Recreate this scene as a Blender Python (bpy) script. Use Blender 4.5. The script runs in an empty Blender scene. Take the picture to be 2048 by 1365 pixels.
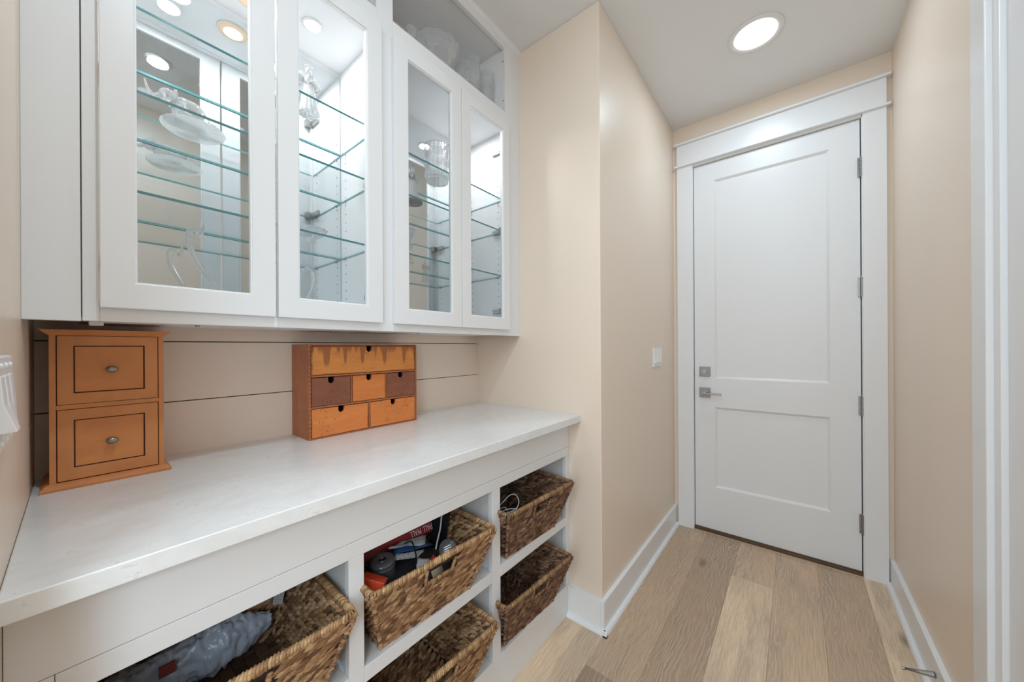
import bpy, bmesh, math, random
from mathutils import Vector, Matrix, noise
random.seed(7)
S = bpy.context.scene
COL = S.collection
PI = math.pi

# ------------------------------------------------------------------ camera
F_PX, YAW, ROLL, CY, CAMZ = 702.1, 0.678, -0.0055, 695.23, 1.215
cd = bpy.data.cameras.new('camera')
cam = bpy.data.objects.new('camera', cd); COL.objects.link(cam)
cd.sensor_fit = 'HORIZONTAL'; cd.sensor_width = 36.0
cd.lens = F_PX / 2048 * 36.0
cd.shift_y = (CY - 682.5) / 2048
cd.clip_start = 0.01
fwd = Vector((math.cos(YAW), math.sin(YAW), 0)); rt = Vector((math.sin(YAW), -math.cos(YAW), 0)); up = Vector((0, 0, 1))
RT = rt * math.cos(ROLL) + up * math.sin(ROLL); UP = up * math.cos(ROLL) - rt * math.sin(ROLL)
M = Matrix((RT, UP, -fwd)).transposed().to_4x4(); M.translation = (0, 0, CAMZ)
cam.matrix_world = M
S.camera = cam

# ------------------------------------------------------------------ world, lights, exposure
w = bpy.data.worlds.new('world'); S.world = w; w.use_nodes = True
w.node_tree.nodes['Background'].inputs[0].default_value = (0.93, 0.96, 1.0, 1)
w.node_tree.nodes['Background'].inputs[1].default_value = 0.6
S.view_settings.view_transform = 'Standard'; S.view_settings.look = 'None'
S.view_settings.exposure = -0.02; S.view_settings.gamma = 1.0
S.view_settings.use_curve_mapping = False
try:
    S.cycles.max_bounces = 14; S.cycles.diffuse_bounces = 6; S.cycles.glossy_bounces = 8
    S.cycles.transmission_bounces = 12; S.cycles.transparent_max_bounces = 24
    S.cycles.sample_clamp_indirect = 6.0; S.cycles.caustics_refractive = True; S.cycles.caustics_reflective = True
except Exception:
    pass

def area(name, loc, rot, size, energy, color, shape='DISK', size_y=None, spread=PI):
    l = bpy.data.lights.new(name, 'AREA'); l.shape = shape; l.size = size
    if size_y: l.size_y = size_y
    l.energy = energy; l.color = color; l.spread = spread
    o = bpy.data.objects.new(name, l); COL.objects.link(o); o.location = loc; o.rotation_euler = rot
    return o
K_CAN = 7.5
area('hall_downlight_lamp', (2.04, .14, 2.69), (0, 0, 0), .17, K_CAN * .55, (.785, .985, 1.14))
area('alcove_downlight_lamp', (.27, .15, 2.69), (0, 0, 0), .08, K_CAN * 1.1, (.785, .985, 1.14))
area('rear_fill_downlight', (-1.5, .15, 2.69), (0, 0, 0), .17, K_CAN, (.785, .985, 1.14))  # unseen lamp added behind the viewpoint for bounced fill
area('rear_fill_panel', (-2.95, .13, 1.35), (0, -PI / 2, 0), 2.3, 20, (.775, .985, 1.14), 'RECTANGLE', .95)  # unseen panel added to light the hall evenly from behind

# ------------------------------------------------------------------ materials
fl = area('high_fill_lamp', (-.75, -.10, 2.25), (0, 0, 0), .6, 7, (.775, .985, 1.14))  # added fill lamp near the camera, out of view
fl.rotation_euler = (Vector((.9, .75, .75)) - Vector((-.75, -.10, 2.25))).to_track_quat('-Z', 'Y').to_euler()
f2 = area('low_fill_lamp', (-.55, -.30, 1.30), (0, 0, 0),   .5, 3.5, (.77, .985, 1.15))  # second added fill lamp, brightening fascia, baskets and shiplap
f2.data.spread = 1.9
f2.rotation_euler = (Vector((.25, .85, .72)) - Vector((-.55, -.30, 1.30))).to_track_quat('-Z', 'Y').to_euler()
def lin(c):
    return tuple((x / 255 / 12.92 if x / 255 <= .04045 else ((x / 255 + .055) / 1.055) ** 2.4) for x in c) + (1.0,)
def P(name, rgb, rough=.5, metal=0.0, spec=.5, **kw):
    m = bpy.data.materials.new(name); m.use_nodes = True
    b = m.node_tree.nodes['Principled BSDF']
    b.inputs['Base Color'].default_value = lin(rgb); b.inputs['Roughness'].default_value = rough
    b.inputs['Metallic'].default_value = metal; b.inputs['Specular IOR Level'].default_value = spec
    for k, v in kw.items(): b.inputs[k.replace('_', ' ')].default_value = v
    return m
class NT:
    def __init__(s, m): s.m = m; s.t = m.node_tree; s.b = s.t.nodes.get('Principled BSDF')
    def n(s, typ, **kw):
        x = s.t.nodes.new('ShaderNode' + typ)
        for k, v in kw.items():
            if k.startswith('i_'):
                key = k[2:]; key = int(key) if key.isdigit() else key.replace('_', ' ')
                x.inputs[key].default_value = v
            else: setattr(x, k, v)
        return x
    def l(s, a, b): s.t.links.new(a, b)
    def coords(s, scale=(1, 1, 1), kind='Object', loc=(0, 0, 0)):
        tc = s.n('TexCoord'); mp = s.n('Mapping'); s.l(tc.outputs[kind], mp.inputs[0])
        mp.inputs['Scale'].default_value = scale; mp.inputs['Location'].default_value = loc
        return mp.outputs[0]
    def ramp(s, fac, stops, interp='LINEAR'):
        r = s.n('ValToRGB'); r.color_ramp.interpolation = interp
        while len(r.color_ramp.elements) > 1: r.color_ramp.elements.remove(r.color_ramp.elements[0])
        r.color_ramp.elements[0].position = stops[0][0]; r.color_ramp.elements[0].color = stops[0][1]
        for p, c in stops[1:]:
            e = r.color_ramp.elements.new(p); e.color = c
        s.l(fac, r.inputs[0]); return r.outputs[0]
    def bump(s, h, strength=.2, dist=.002):
        b = s.n('Bump', i_Strength=strength, i_Distance=dist); s.l(h, b.inputs['Height']); s.l(b.outputs[0], s.b.inputs['Normal'])
    def mix(s, fac, a, b, mode='MIX'):
        x = s.n('Mix', data_type='RGBA', blend_type=mode)
        for sock, v in ((x.inputs['Factor'], fac), (x.inputs['A'] if False else x.inputs[6], a), (x.inputs[7], b)):
            if hasattr(v, 'links') or hasattr(v, 'node'): s.l(v, sock)
            else: sock.default_value = v
        return x.outputs[2]
    def math(s, op, a, b=None):
        x = s.n('Math', operation=op)
        for i, v in enumerate((a, b)):
            if v is None: continue
            if hasattr(v, 'node'): s.l(v, x.inputs[i])
            else: x.inputs[i].default_value = v
        return x.outputs[0]

def paint(name, rgb, rough, bump=.06):
    m = P(name, rgb, rough); t = NT(m)
    nz = t.n('TexNoise', i_Scale=260.0, i_Detail=3.0); t.l(t.coords(), nz.inputs['Vector']); t.bump(nz.outputs[0], bump, .0006)
    return m
M_WALL = paint('tan_wall_paint', (234, 217, 200), .36, .16)
M_SHIP = paint('tan_shiplap_paint', (230, 213, 198), .42, .05)
M_CEIL = paint('ceiling_paint', (232, 232, 232), .7, .08)
M_TRIM = paint('white_trim_paint', (234, 234, 235), .30, .03)
M_CAB = paint('white_cabinet_paint', (230, 230, 231), .34, .03)
M_INT = paint('cabinet_interior_white', (236, 237, 238), .45, .02)
M_DOOR = paint('white_door_paint', (232, 232, 233), .36, .03)
M_DARK = P('dark_gap', (45, 43, 42), .7)
M_BRONZE = P('bronze_threshold', (98, 76, 54), .45, .3)
M_NICK = P('satin_nickel', (176, 174, 172), .28, 1.0)
M_NICKD = P('brushed_nickel', (150, 148, 147), .36, 1.0)
M_PLAST = P('white_plastic', (238, 238, 238), .3)
M_BLACK = P('black_plastic', (24, 24, 26), .35)
M_MIRROR = P('mirror_silver', (226, 231, 232), .0, 1.0)
M_CAULK = P('pale_caulk', (205, 188, 170), .6)

def thin_glass(name, tint, reflect=1.0):
    m = bpy.data.materials.new(name); m.use_nodes = True; t = NT(m); t.t.nodes.remove(t.b)
    out = t.t.nodes['Material Output']
    tr = t.n('BsdfTransparent'); tr.inputs[0].default_value = tint
    gl = t.n('BsdfGlossy', i_Roughness=0.0); gl.inputs[0].default_value = (1, 1, 1, 1)
    g = t.n('NewGeometry'); dp = t.n('VectorMath', operation='DOT_PRODUCT'); t.l(g.outputs['Normal'], dp.inputs[0]); t.l(g.outputs['Incoming'], dp.inputs[1])
    k = t.math('POWER', t.math('SUBTRACT', 1.0, t.math('ABSOLUTE', dp.outputs['Value'])), 5.0)
    fr = t.math('ADD', .045, t.math('MULTIPLY', k, .9)); mx = t.n('MixShader')
    t.l(t.math('MULTIPLY', fr, reflect), mx.inputs[0]); t.l(tr.outputs[0], mx.inputs[1]); t.l(gl.outputs[0], mx.inputs[2])
    t.l(mx.outputs[0], out.inputs[0]); return m
M_PANE = thin_glass('door_pane_glass', (.75, .76, .77, 1))  # grey tint put into clear glass, to dim the mirrored room
M_SHELF = thin_glass('shelf_glass', (.988, .997, .995, 1), .8)
M_EDGE = P('glass_edge_teal', (84, 150, 152), .12)
def crystal(name, mixd=.0, tint=(1, 1, 1, 1), clear=.28, facets=False):
    m = bpy.data.materials.new(name); m.use_nodes = True; t = NT(m); t.t.nodes.remove(t.b)
    out = t.t.nodes['Material Output']
    g = t.n('BsdfGlass', i_Roughness=0.0, i_IOR=1.5); g.inputs[0].default_value = tint
    if facets:      # cut facets too fine to model one by one
        v = t.n('TexVoronoi', i_Scale=170.0); t.l(t.coords(), v.inputs['Vector'])
        bp_ = t.n('Bump', i_Strength=.9, i_Distance=.004); t.l(v.outputs['Distance'], bp_.inputs['Height']); t.l(bp_.outputs[0], g.inputs['Normal'])
    tr = t.n('BsdfTransparent'); d = t.n('BsdfDiffuse'); d.inputs[0].default_value = (.9, .92, .93, 1)
    m1 = t.n('MixShader', i_0=clear); t.l(g.outputs[0], m1.inputs[1]); t.l(tr.outputs[0], m1.inputs[2])
    m2 = t.n('MixShader', i_0=mixd); t.l(m1.outputs[0], m2.inputs[1]); t.l(d.outputs[0], m2.inputs[2])
    t.l(m2.outputs[0], out.inputs[0]); return m
def sparkle(name, clear, gloss, diff, bump=True):
    """pressed or cut glass: see-through body with facets that catch the cabinet lights"""
    m = bpy.data.materials.new(name); m.use_nodes = True; t = NT(m); t.t.nodes.remove(t.b)
    tr = t.n('BsdfTransparent'); tr.inputs[0].default_value = (.96, .98, .98, 1)
    gl = t.n('BsdfGlossy', i_Roughness=.06); gl.inputs[0].default_value = (1, 1, 1, 1)
    d = t.n('BsdfTranslucent'); d.inputs[0].default_value = (.94, .96, .97, 1); d2 = t.n('BsdfDiffuse'); d2.inputs[0].default_value = (.94, .96, .97, 1)
    if bump:
        v = t.n('TexVoronoi', i_Scale=150.0); t.l(t.coords(), v.inputs['Vector'])
        b_ = t.n('Bump', i_Strength=1.0, i_Distance=.006); t.l(v.outputs['Distance'], b_.inputs['Height']); t.l(b_.outputs[0], gl.inputs['Normal']); t.l(b_.outputs[0], d2.inputs['Normal'])
    md = t.n('MixShader', i_0=.5); t.l(d.outputs[0], md.inputs[1]); t.l(d2.outputs[0], md.inputs[2])
    m1 = t.n('MixShader', i_0=gloss / (gloss + clear)); t.l(tr.outputs[0], m1.inputs[1]); t.l(gl.outputs[0], m1.inputs[2])
    m2 = t.n('MixShader', i_0=diff); t.l(m1.outputs[0], m2.inputs[1]); t.l(md.outputs[0], m2.inputs[2])
    t.l(m2.outputs[0], t.t.nodes['Material Output'].inputs[0]); return m
M_CRYS = crystal('clear_crystal', .14, clear=.38); M_CRYS2 = crystal('dim_crystal', .04, clear=.6)
M_FROST = sparkle('pressed_glass', .45, .25, .55); M_CUT = crystal('cut_crystal', .24, clear=.22)
M_CLEAR = crystal('clear_glass', .04)

def quartz():
    m = P('white_quartz', (228, 227, 226), .22); t = NT(m)
    a = t.n('TexNoise', i_Scale=9.0, i_Detail=6.0, i_Roughness=.65, i_Distortion=1.2); t.l(t.coords((1, 1.6, 1)), a.inputs['Vector'])
    v = t.n('TexNoise', i_Scale=26.0, i_Detail=8.0, i_Roughness=.7, i_Distortion=.8); t.l(t.coords((1, 1.8, 1)), v.inputs['Vector'])
    base = t.ramp(a.outputs[0], [(.3, lin((222, 220, 218))), (.6, lin((231, 230, 229)))])
    band = t.math('ABSOLUTE', t.math('SUBTRACT', v.outputs[0], .5))
    mask = t.math('MULTIPLY', t.math('LESS_THAN', band, .006), t.math('GREATER_THAN', a.outputs[0], .57))
    t.l(t.mix(t.math('MULTIPLY', mask, .55), base, lin((150, 144, 138))), t.b.inputs['Base Color']); return m
M_QUARTZ = quartz()

def floor_mat():
    m = P('oak_vinyl_plank', (160, 135, 110), .42); t = NT(m)
    at = t.n('Attribute', attribute_type='OBJECT', attribute_name='tone')
    at2 = t.n('Attribute', attribute_type='OBJECT', attribute_name='shift')
    tc = t.n('TexCoord'); ad = t.n('VectorMath', operation='ADD'); t.l(tc.outputs['Object'], ad.inputs[0])
    cmb = t.n('CombineXYZ'); t.l(at2.outputs['Fac'], cmb.inputs[0]); t.l(at2.outputs['Fac'], cmb.inputs[1]); t.l(cmb.outputs[0], ad.inputs[1])
    def mp(sc):
        x = t.n('Mapping'); t.l(ad.outputs[0], x.inputs[0]); x.inputs['Scale'].default_value = sc; return x.outputs[0]
    big = t.n('TexNoise', i_Scale=1.0, i_Detail=4.0, i_Roughness=.6, i_Distortion=.4); t.l(mp((1.6, 9, 1)), big.inputs['Vector'])
    fine = t.n('TexNoise', i_Scale=1.0, i_Detail=7.0, i_Roughness=.72); t.l(mp((9, 190, 1)), fine.inputs['Vector'])
    dist = t.n('TexNoise', i_Scale=1.0, i_Detail=3.0, i_Roughness=.5); t.l(mp((3.0, 7, 1)), dist.inputs['Vector'])
    sy = t.n('SeparateXYZ'); t.l(ad.outputs[0], sy.inputs[0])
    ph = t.math('ADD', t.math('MULTIPLY', sy.outputs[1], 420.0), t.math('MULTIPLY', dist.outputs[0], 62.0))
    wv = t.math('SINE', ph)
    ceru = t.math('MULTIPLY', t.math('GREATER_THAN', wv, .62), t.math('GREATER_THAN', fine.outputs[0], .44))
    tone = t.ramp(at.outputs['Fac'], [(0, lin((168, 142, 119))), (.35, lin((210, 180, 151))), (.6, lin((228, 197, 165))), (1, lin((248, 220, 187)))])
    c = t.mix(t.ramp(big.outputs[0], [(.40, (0, 0, 0, 1)), (.58, (1, 1, 1, 1))]), lin((176, 152, 130)), tone)
    c2 = t.mix(.52, tone, c)
    c3 = t.mix(t.math('MULTIPLY', t.ramp(fine.outputs[0], [(.35, (1, 1, 1, 1)), (.6, (0, 0, 0, 1))]), .38), c2, lin((128, 107, 88)))
    bm_ = t.ramp(big.outputs[0], [(.35, (1, 1, 1, 1)), (.6, (.25, .25, .25, 1))])
    c4 = t.mix(t.math('MULTIPLY', t.math('MULTIPLY', ceru, .62), bm_), c3, lin((214, 200, 182)))
    kn = t.n('TexVoronoi', i_Scale=1.0); t.l(mp((1.7, 4.5, 1)), kn.inputs['Vector'])
    c5 = t.mix(t.ramp(kn.outputs['Distance'], [(.03, (.6, .6, .6, 1)), (.11, (0, 0, 0, 1))]), c4, lin((92, 76, 62)))
    t.l(c5, t.b.inputs['Base Color']); t.bump(fine.outputs[0], .12, .0008); return m
M_FLOOR = floor_mat()

def wood(name, a, b, dark, scale=(3, 3, 40), rough=.4, drips=False, edges=0.0):
    m = P(name, a, rough); t = NT(m)
    n1 = t.n('TexNoise', i_Scale=1.0, i_Detail=6.0, i_Roughness=.65, i_Distortion=.6); t.l(t.coords(scale), n1.inputs['Vector'])
    n2 = t.n('TexNoise', i_Scale=14.0, i_Detail=4.0, i_Roughness=.6); t.l(t.coords(), n2.inputs['Vector'])
    c = t.ramp(n1.outputs[0], [(.3, lin(a)), (.7, lin(b))])
    c = t.mix(t.math('MULTIPLY', t.ramp(n2.outputs[0], [(.45, (0, 0, 0, 1)), (.75, (1, 1, 1, 1))]), .35), c, lin(dark))
    if edges:   # distressed speckle, worm holes
        v = t.n('TexVoronoi', i_Scale=95.0); t.l(t.coords(), v.inputs['Vector'])
        sp = t.math('MULTIPLY', t.math('LESS_THAN', v.outputs['Distance'], .17), t.math('GREATER_THAN', n2.outputs[0], .52))
        c = t.mix(t.math('MULTIPLY', sp, edges), c, lin((60, 28, 18)))
    if edges and name != 'worn_orange_case':
        g0 = t.n('TexCoord'); s0 = t.n('SeparateXYZ'); t.l(g0.outputs['Generated'], s0.inputs[0])
        def em(o, wdt): return t.math('MINIMUM', t.math('DIVIDE', o, wdt), t.math('DIVIDE', t.math('SUBTRACT', 1.0, o), wdt))
        e_ = t.math('MINIMUM', em(s0.outputs[0], .022), em(s0.outputs[2], .035))
        e2 = t.math('ADD', e_, t.math('MULTIPLY', t.math('SUBTRACT', n2.outputs[0], .5), 2.6))
        c = t.mix(t.math('MULTIPLY', t.ramp(e2, [(.25, (1, 1, 1, 1)), (.85, (0, 0, 0, 1))]), .75), c, lin((66, 32, 20)))
    if drips:   # stain that ran down from the top edge
        g = t.n('TexCoord'); s = t.n('SeparateXYZ'); t.l(g.outputs['Generated'], s.inputs[0])
        cx = t.n('CombineXYZ'); t.l(s.outputs[0], cx.inputs[0])
        d1 = t.n('TexNoise', i_Scale=13.0, i_Detail=1.0, i_Roughness=.5); t.l(cx.outputs[0], d1.inputs['Vector'])
        L = t.ramp(d1.outputs[0], [(.44, (.06, .06, .06, 1)), (.49, (.22, .22, .22, 1)), (.54, (.26, .26, .26, 1)), (.57, (.62, .62, .62, 1)), (.66, (.74, .74, .74, 1))])
        dep = t.math('SUBTRACT', 1.0, s.outputs[2])
        k = t.n('MapRange', i_1=-.05, i_2=.14); t.l(t.math('SUBTRACT', L, dep), k.inputs[0])
        c = t.mix(t.math('MULTIPLY', k.outputs[0], .72), c, lin((134, 74, 48)))
    t.l(c, t.b.inputs['Base Color']); t.bump(n1.outputs[0], .08, .0006); return m
M_MAPLE = wood('cherry_stained_maple', (214, 142, 86), (198, 126, 72), (170, 102, 58), (10, 10, 3), .36)
M_MAPLE2 = wood('cherry_stained_panel', (214, 140, 80), (200, 124, 68), (180, 106, 58), (3, 10, 12), .36)
M_GLAZE = P('dark_glaze', (62, 30, 16), .5)
M_CASE = wood('worn_orange_case', (186, 112, 62), (160, 90, 50), (120, 64, 38), (40, 40, 4), .42, edges=.8)
M_DRIP = wood('drip_stained_honey_wood', (222, 146, 74), (206, 128, 62), (178, 100, 52), (4, 4, 30), .38, True, .8)
M_ORNG = wood('orange_stained_wood', (222, 134, 68), (208, 118, 58), (176, 94, 48), (5, 5, 34), .38, False, .85)
M_RED = wood('red_brown_stained_wood', (150, 90, 64), (128, 76, 56), (98, 56, 42), (5, 5, 40), .4, False, .8)
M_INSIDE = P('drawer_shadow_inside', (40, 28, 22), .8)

def straw(name, stops, rough=.62):
    m = P(name, (150, 110, 70), rough); t = NT(m); g = t.n('NewGeometry')
    c = t.ramp(g.outputs['Random Per Island'], stops)
    nz = t.n('TexNoise', i_Scale=1.0, i_Detail=4.0, i_Roughness=.7); t.l(t.coords((90, 90, 420)), nz.inputs['Vector'])
    c = t.mix(t.math('MULTIPLY', t.ramp(nz.outputs[0], [(.4, (1, 1, 1, 1)), (.62, (0, 0, 0, 1))]), .45), c, lin((62, 38, 22)))
    t.l(c, t.b.inputs['Base Color']); t.bump(nz.outputs[0], .5, .001); return m
ST_L = [(0, lin((104, 72, 50))), (.25, lin((146, 106, 74))), (.6, lin((184, 142, 102))), (1, lin((216, 180, 136)))]
ST_D = [(0, lin((84, 58, 44))), (.35, lin((118, 86, 68))), (.7, lin((148, 112, 88))), (1, lin((188, 150, 116)))]
M_STRL = straw('golden_seagrass', ST_L); M_STRD = straw('dark_seagrass', ST_D)
M_RIM = straw('wrapped_rim_cane', [(0, lin((150, 108, 70))), (.5, lin((178, 136, 92))), (1, lin((208, 170, 122)))], .5)
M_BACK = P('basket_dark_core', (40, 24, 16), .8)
M_TILE = straw('flat_palm_weave', [(0, lin((58, 42, 32))), (.5, lin((92, 70, 52))), (1, lin((120, 94, 66)))], .6)

# ------------------------------------------------------------------ mesh helpers
def BM(): return bmesh.new()
def box(bm, x0, x1, y0, y1, z0, z1, mi=0, mat=None):
    vs = [bm.verts.new((x, y, z)) for x in (x0, x1) for y in (y0, y1) for z in (z0, z1)]
    if mat is not None:
        for v in vs: v.co = mat @ v.co
    for f in ((0, 1, 3, 2), (4, 6, 7, 5), (0, 4, 5, 1), (2, 3, 7, 6), (0, 2, 6, 4), (1, 5, 7, 3)):
        fc = bm.faces.new([vs[i] for i in f]); fc.material_index = mi
    return vs
def prism(bm, poly, axis, a0, a1, mi=0):
    """extrude a 2-D outline along an axis; poly given in the two remaining axes (in xyz order)"""
    def pt(p, a):
        return {'x': (a, p[0], p[1]), 'y': (p[0], a, p[1]), 'z': (p[0], p[1], a)}[axis]
    A = [bm.verts.new(pt(p, a0)) for p in poly]; B = [bm.verts.new(pt(p, a1)) for p in poly]
    n = len(poly)
    for i in range(n): bm.faces.new((A[i], A[(i + 1) % n], B[(i + 1) % n], B[i])).material_index = mi
    bm.faces.new(A[::-1]).material_index = mi; bm.faces.new(B).material_index = mi
def lathe(bm, prof, seg=32, c=(0, 0, 0), flute=None, axis='z', mi=0, sx=1.0):
    rings = []
    for r, z in prof:
        ring = []
        for i in range(seg):
            a = 2 * PI * i / seg; rr = r * (flute(a, z) if flute else 1)
            p = (rr * math.cos(a) * sx, rr * math.sin(a), z)
            if axis == 'x': p = (z, p[0], p[1])
            if axis == 'y': p = (p[0], z, p[1])
            ring.append(bm.verts.new((c[0] + p[0], c[1] + p[1], c[2] + p[2])))
        rings.append(ring)
    for A, B in zip(rings, rings[1:]):
        for i in range(seg): bm.faces.new((A[i], A[(i + 1) % seg], B[(i + 1) % seg], B[i])).material_index = mi
    if prof[0][0] > 1e-6: bm.faces.new(rings[0][::-1]).material_index = mi
    if prof[-1][0] > 1e-6: bm.faces.new(rings[-1]).material_index = mi
def catmull(pts, n=6):
    P_ = [Vector(p) for p in pts]; P_ = [P_[0] * 2 - P_[1]] + P_ + [P_[-1] * 2 - P_[-2]]; out = []
    for i in range(1, len(P_) - 2):
        a, b, c, d = P_[i - 1:i + 3]
        for k in range(n):
            t = k / n
            out.append(.5 * ((2 * b) + (c - a) * t + (2 * a - 5 * b + 4 * c - d) * t * t + (3 * b - a - 3 * c + d) * t ** 3))
    out.append(P_[-2]); return out
def tube(bm, pts, rad, seg=8, mi=0, closed=False):
    pts = [Vector(p) for p in pts]; n = len(pts); rings = []
    R_ = rad if callable(rad) else (lambda k: rad)
    prev = None
    for k, p in enumerate(pts):
        if closed: tg = pts[(k + 1) % n] - pts[k - 1]
        else: tg = pts[min(k + 1, n - 1)] - pts[max(k - 1, 0)]
        tg.normalize()
        if prev is None:
            u = tg.orthogonal().normalized()
        else:
            u = prev - tg * prev.dot(tg); u.normalize()
        prev = u; v = tg.cross(u); r = R_(k)
        rings.append([bm.verts.new(p + (u * math.cos(2 * PI * i / seg) + v * math.sin(2 * PI * i / seg)) * r) for i in range(seg)])
    m = n if closed else n - 1
    for k in range(m):
        A, B = rings[k], rings[(k + 1) % n]
        for i in range(seg): bm.faces.new((A[i], A[(i + 1) % seg], B[(i + 1) % seg], B[i])).material_index = mi
    if not closed:
        bm.faces.new(rings[0][::-1]).material_index = mi; bm.faces.new(rings[-1]).material_index = mi
def ell(bm, c, r, seg=16, ring=10, mat=None, mi=0):
    g = bmesh.ops.create_uvsphere(bm, u_segments=seg, v_segments=ring, radius=1.0)
    T = Matrix.Translation(c) @ (mat or Matrix()) @ Matrix.Diagonal((r[0], r[1], r[2], 1))
    bmesh.ops.transform(bm, matrix=T, verts=g['verts'])
def obj(name, bm, mats, parent=None, bevel=0, smooth=False, seg=2, loc=None, **props):
    bmesh.ops.recalc_face_normals(bm, faces=bm.faces)
    me = bpy.data.meshes.new(name)
    if loc is not None: bmesh.ops.translate(bm, verts=bm.verts, vec=-Vector(loc))
    bm.to_mesh(me); bm.free()
    for m in (mats if isinstance(mats, (list, tuple)) else [mats]): me.materials.append(m)
    if smooth:
        for p in me.polygons: p.use_smooth = True
    o = bpy.data.objects.new(name, me); COL.objects.link(o)
    if loc is not None: o.location = loc
    if parent is not None:
        o.parent = parent
        pl = Vector(parent.get('_w', (0, 0, 0))); o.location = o.location - pl
        o['_w'] = tuple(Vector(pl) + o.location)
    else:
        o['_w'] = tuple(o.location)
    if bevel:
        b = o.modifiers.new('bevel', 'BEVEL'); b.width = bevel; b.segments = seg; b.limit_method = 'ANGLE'; b.angle_limit = .6
    for k, v in props.items(): o[k] = v
    return o
def ring(b, o, i, axis, a0, a1, mi=0):
    """rectangular frame: o=(u0,u1,v0,v1) outside, i inside, extruded along axis"""
    def pt(u, v, a): return {'x': (a, u, v), 'y': (u, a, v), 'z': (u, v, a)}[axis]
    c = lambda q: ((q[0], q[2]), (q[1], q[2]), (q[1], q[3]), (q[0], q[3]))
    L = [[b.verts.new(pt(u, v, a)) for u, v in c(q)] for q, a in ((o, a0), (i, a0), (i, a1), (o, a1))]
    for k in range(4):
        A, B = L[k], L[(k + 1) % 4]
        for m in range(4): b.faces.new((A[m], A[(m + 1) % 4], B[(m + 1) % 4], B[m])).material_index = mi
def tag(o, label=None, cat=None, group=None, kind=None):
    for k, v in (('label', label), ('category', cat), ('group', group), ('kind', kind)):
        if v: o[k] = v
    return o
def empty(name, loc, label=None, cat=None, group=None, kind=None, parent=None):
    o = bpy.data.objects.new(name, None); COL.objects.link(o); o.location = loc; o['_w'] = tuple(loc)
    o.empty_display_size = .05
    return tag(o, label, cat, group, kind)
def struct(name, bm, mats, label, bevel=0, **k):
    o = obj(name, bm, mats, bevel=bevel, **k); tag(o, label, None, None, 'structure'); return o
def pbox(name, parent, mats, x0, x1, y0, y1, z0, z1, bevel=.001, **k):
    b = BM(); box(b, x0, x1, y0, y1, z0, z1); return obj(name, b, mats, parent, bevel, **k)

# ------------------------------------------------------------------ room constants
XL, XN, YH, YW, XD, YR, ZC = -.062, 1.411, .648, 1.382, 2.592, -.388, 2.704
YF, ZT = .806, .912

# ------------------------------------------------------------------ the setting
b = BM(); box(b, -3.1, 2.75, -.56, 1.5, -.06, -.0045)
fl = struct('floor', b, M_DARK, 'grey-brown oak-look vinyl plank floor of the hallway')
LANES = [(.627, .83), (.447, .627), (.267, .447), (.087, .267), (-.093, .087), (-.273, -.093), (-.4, -.273)]
JOINT = [[-.35, .78, 1.9], [-.1, 1.218, 2.42], [-.6, .62, 2.9], [-.3, .96, 2.18], [-.8, .42, 2.9], [-.2, 1.02, 2.9], [-.5, .7, 1.62]]
TONE = [[.4, .9, .8], [.35, .0, .30, .4], [.1, .2, .14, .1], [.5, .5, .92, .5], [.4, .3, .48, .4], [.3, .5, .30, .4], [.5, .3, .8, .95]]
for li, (y0, y1) in enumerate(LANES):
    xs = [-3.0] + JOINT[li] + [2.62]; xs = sorted(x for x in xs if x <= 2.62)
    for k in range(len(xs) - 1):
        x0, x1 = xs[k], xs[k + 1]
        if x1 - x0 > 1.6 and x0 < -.5:
            x0 = x1 - 1.22
        xe = x1 if x1 < YH else x1
        b = BM(); box(b, x0 + .0002, x1 - .0002, y0 + .0002, y1 - .0002, -.0044, 0.0)
        o = obj('plank', b, M_FLOOR, fl, .0006, seg=1)
        tl = TONE[li]; o['tone'] = float(tl[min(k, len(tl) - 1)]); o['shift'] = float(li * 3.17 + k * 1.37)
b = BM(); box(b, -3.1, 2.75, -.56, 1.5, ZC, ZC + .08)
struct('ceiling', b, M_CEIL, 'flat white painted ceiling')
# niche back wall: recessed core with shiplap boards
b = BM(); box(b, XL - .1, XN + .1, YW + .016, YW + .1, 0, ZC)
wn = struct('wall_back', b, M_DARK, 'tan horizontal shiplap wall at the back of the alcove')
zs = [.894 - .172 * 5 + .172 * i for i in range(17)]; zs = [z for z in zs if z < ZC]
for i, z0 in enumerate(zs):
    z1 = min(z0 + .1695, ZC)
    pbox('shiplap_board', wn, M_SHIP, XL, XN, YW, YW + .0165, z0 + .0, z1, .0012)
b = BM(); box(b, XN, 2.75, YH, YW + .1, 0, ZC)
struct('wall_alcove_right', b, M_WALL, 'tan wall corner between the alcove and the hallway', .004)
b = BM(); box(b, -3.1, XL, YH - .0, YW + .1, 0, ZC)
struct('wall_alcove_left', b, M_WALL, 'tan side wall at the left of the alcove', .004)
b = BM()
box(b, XD, 2.75, .529, YH, 0, ZC); box(b, XD, 2.75, -.56, -.282, 0, ZC); box(b, XD, 2.75, -.282, .529, 2.43, ZC)
we = struct('wall_end', b, M_WALL, 'tan end wall of the hallway around the white door')
b = BM()
box(b, 1.400, XD, YR - .17, YR, 0, ZC); box(b, -3.1, .86, YR - .17, YR, 0, ZC); box(b, .86, 1.400, YR - .17, YR, 2.43, ZC)
struct('wall_right', b, M_WALL, 'tan wall along the right of the hallway')
b = BM(); box(b, -3.18, -3.1, -.56, 1.5, 0, ZC)
struct('wall_rear', b, M_WALL, 'plain tan wall behind the viewpoint')

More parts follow.
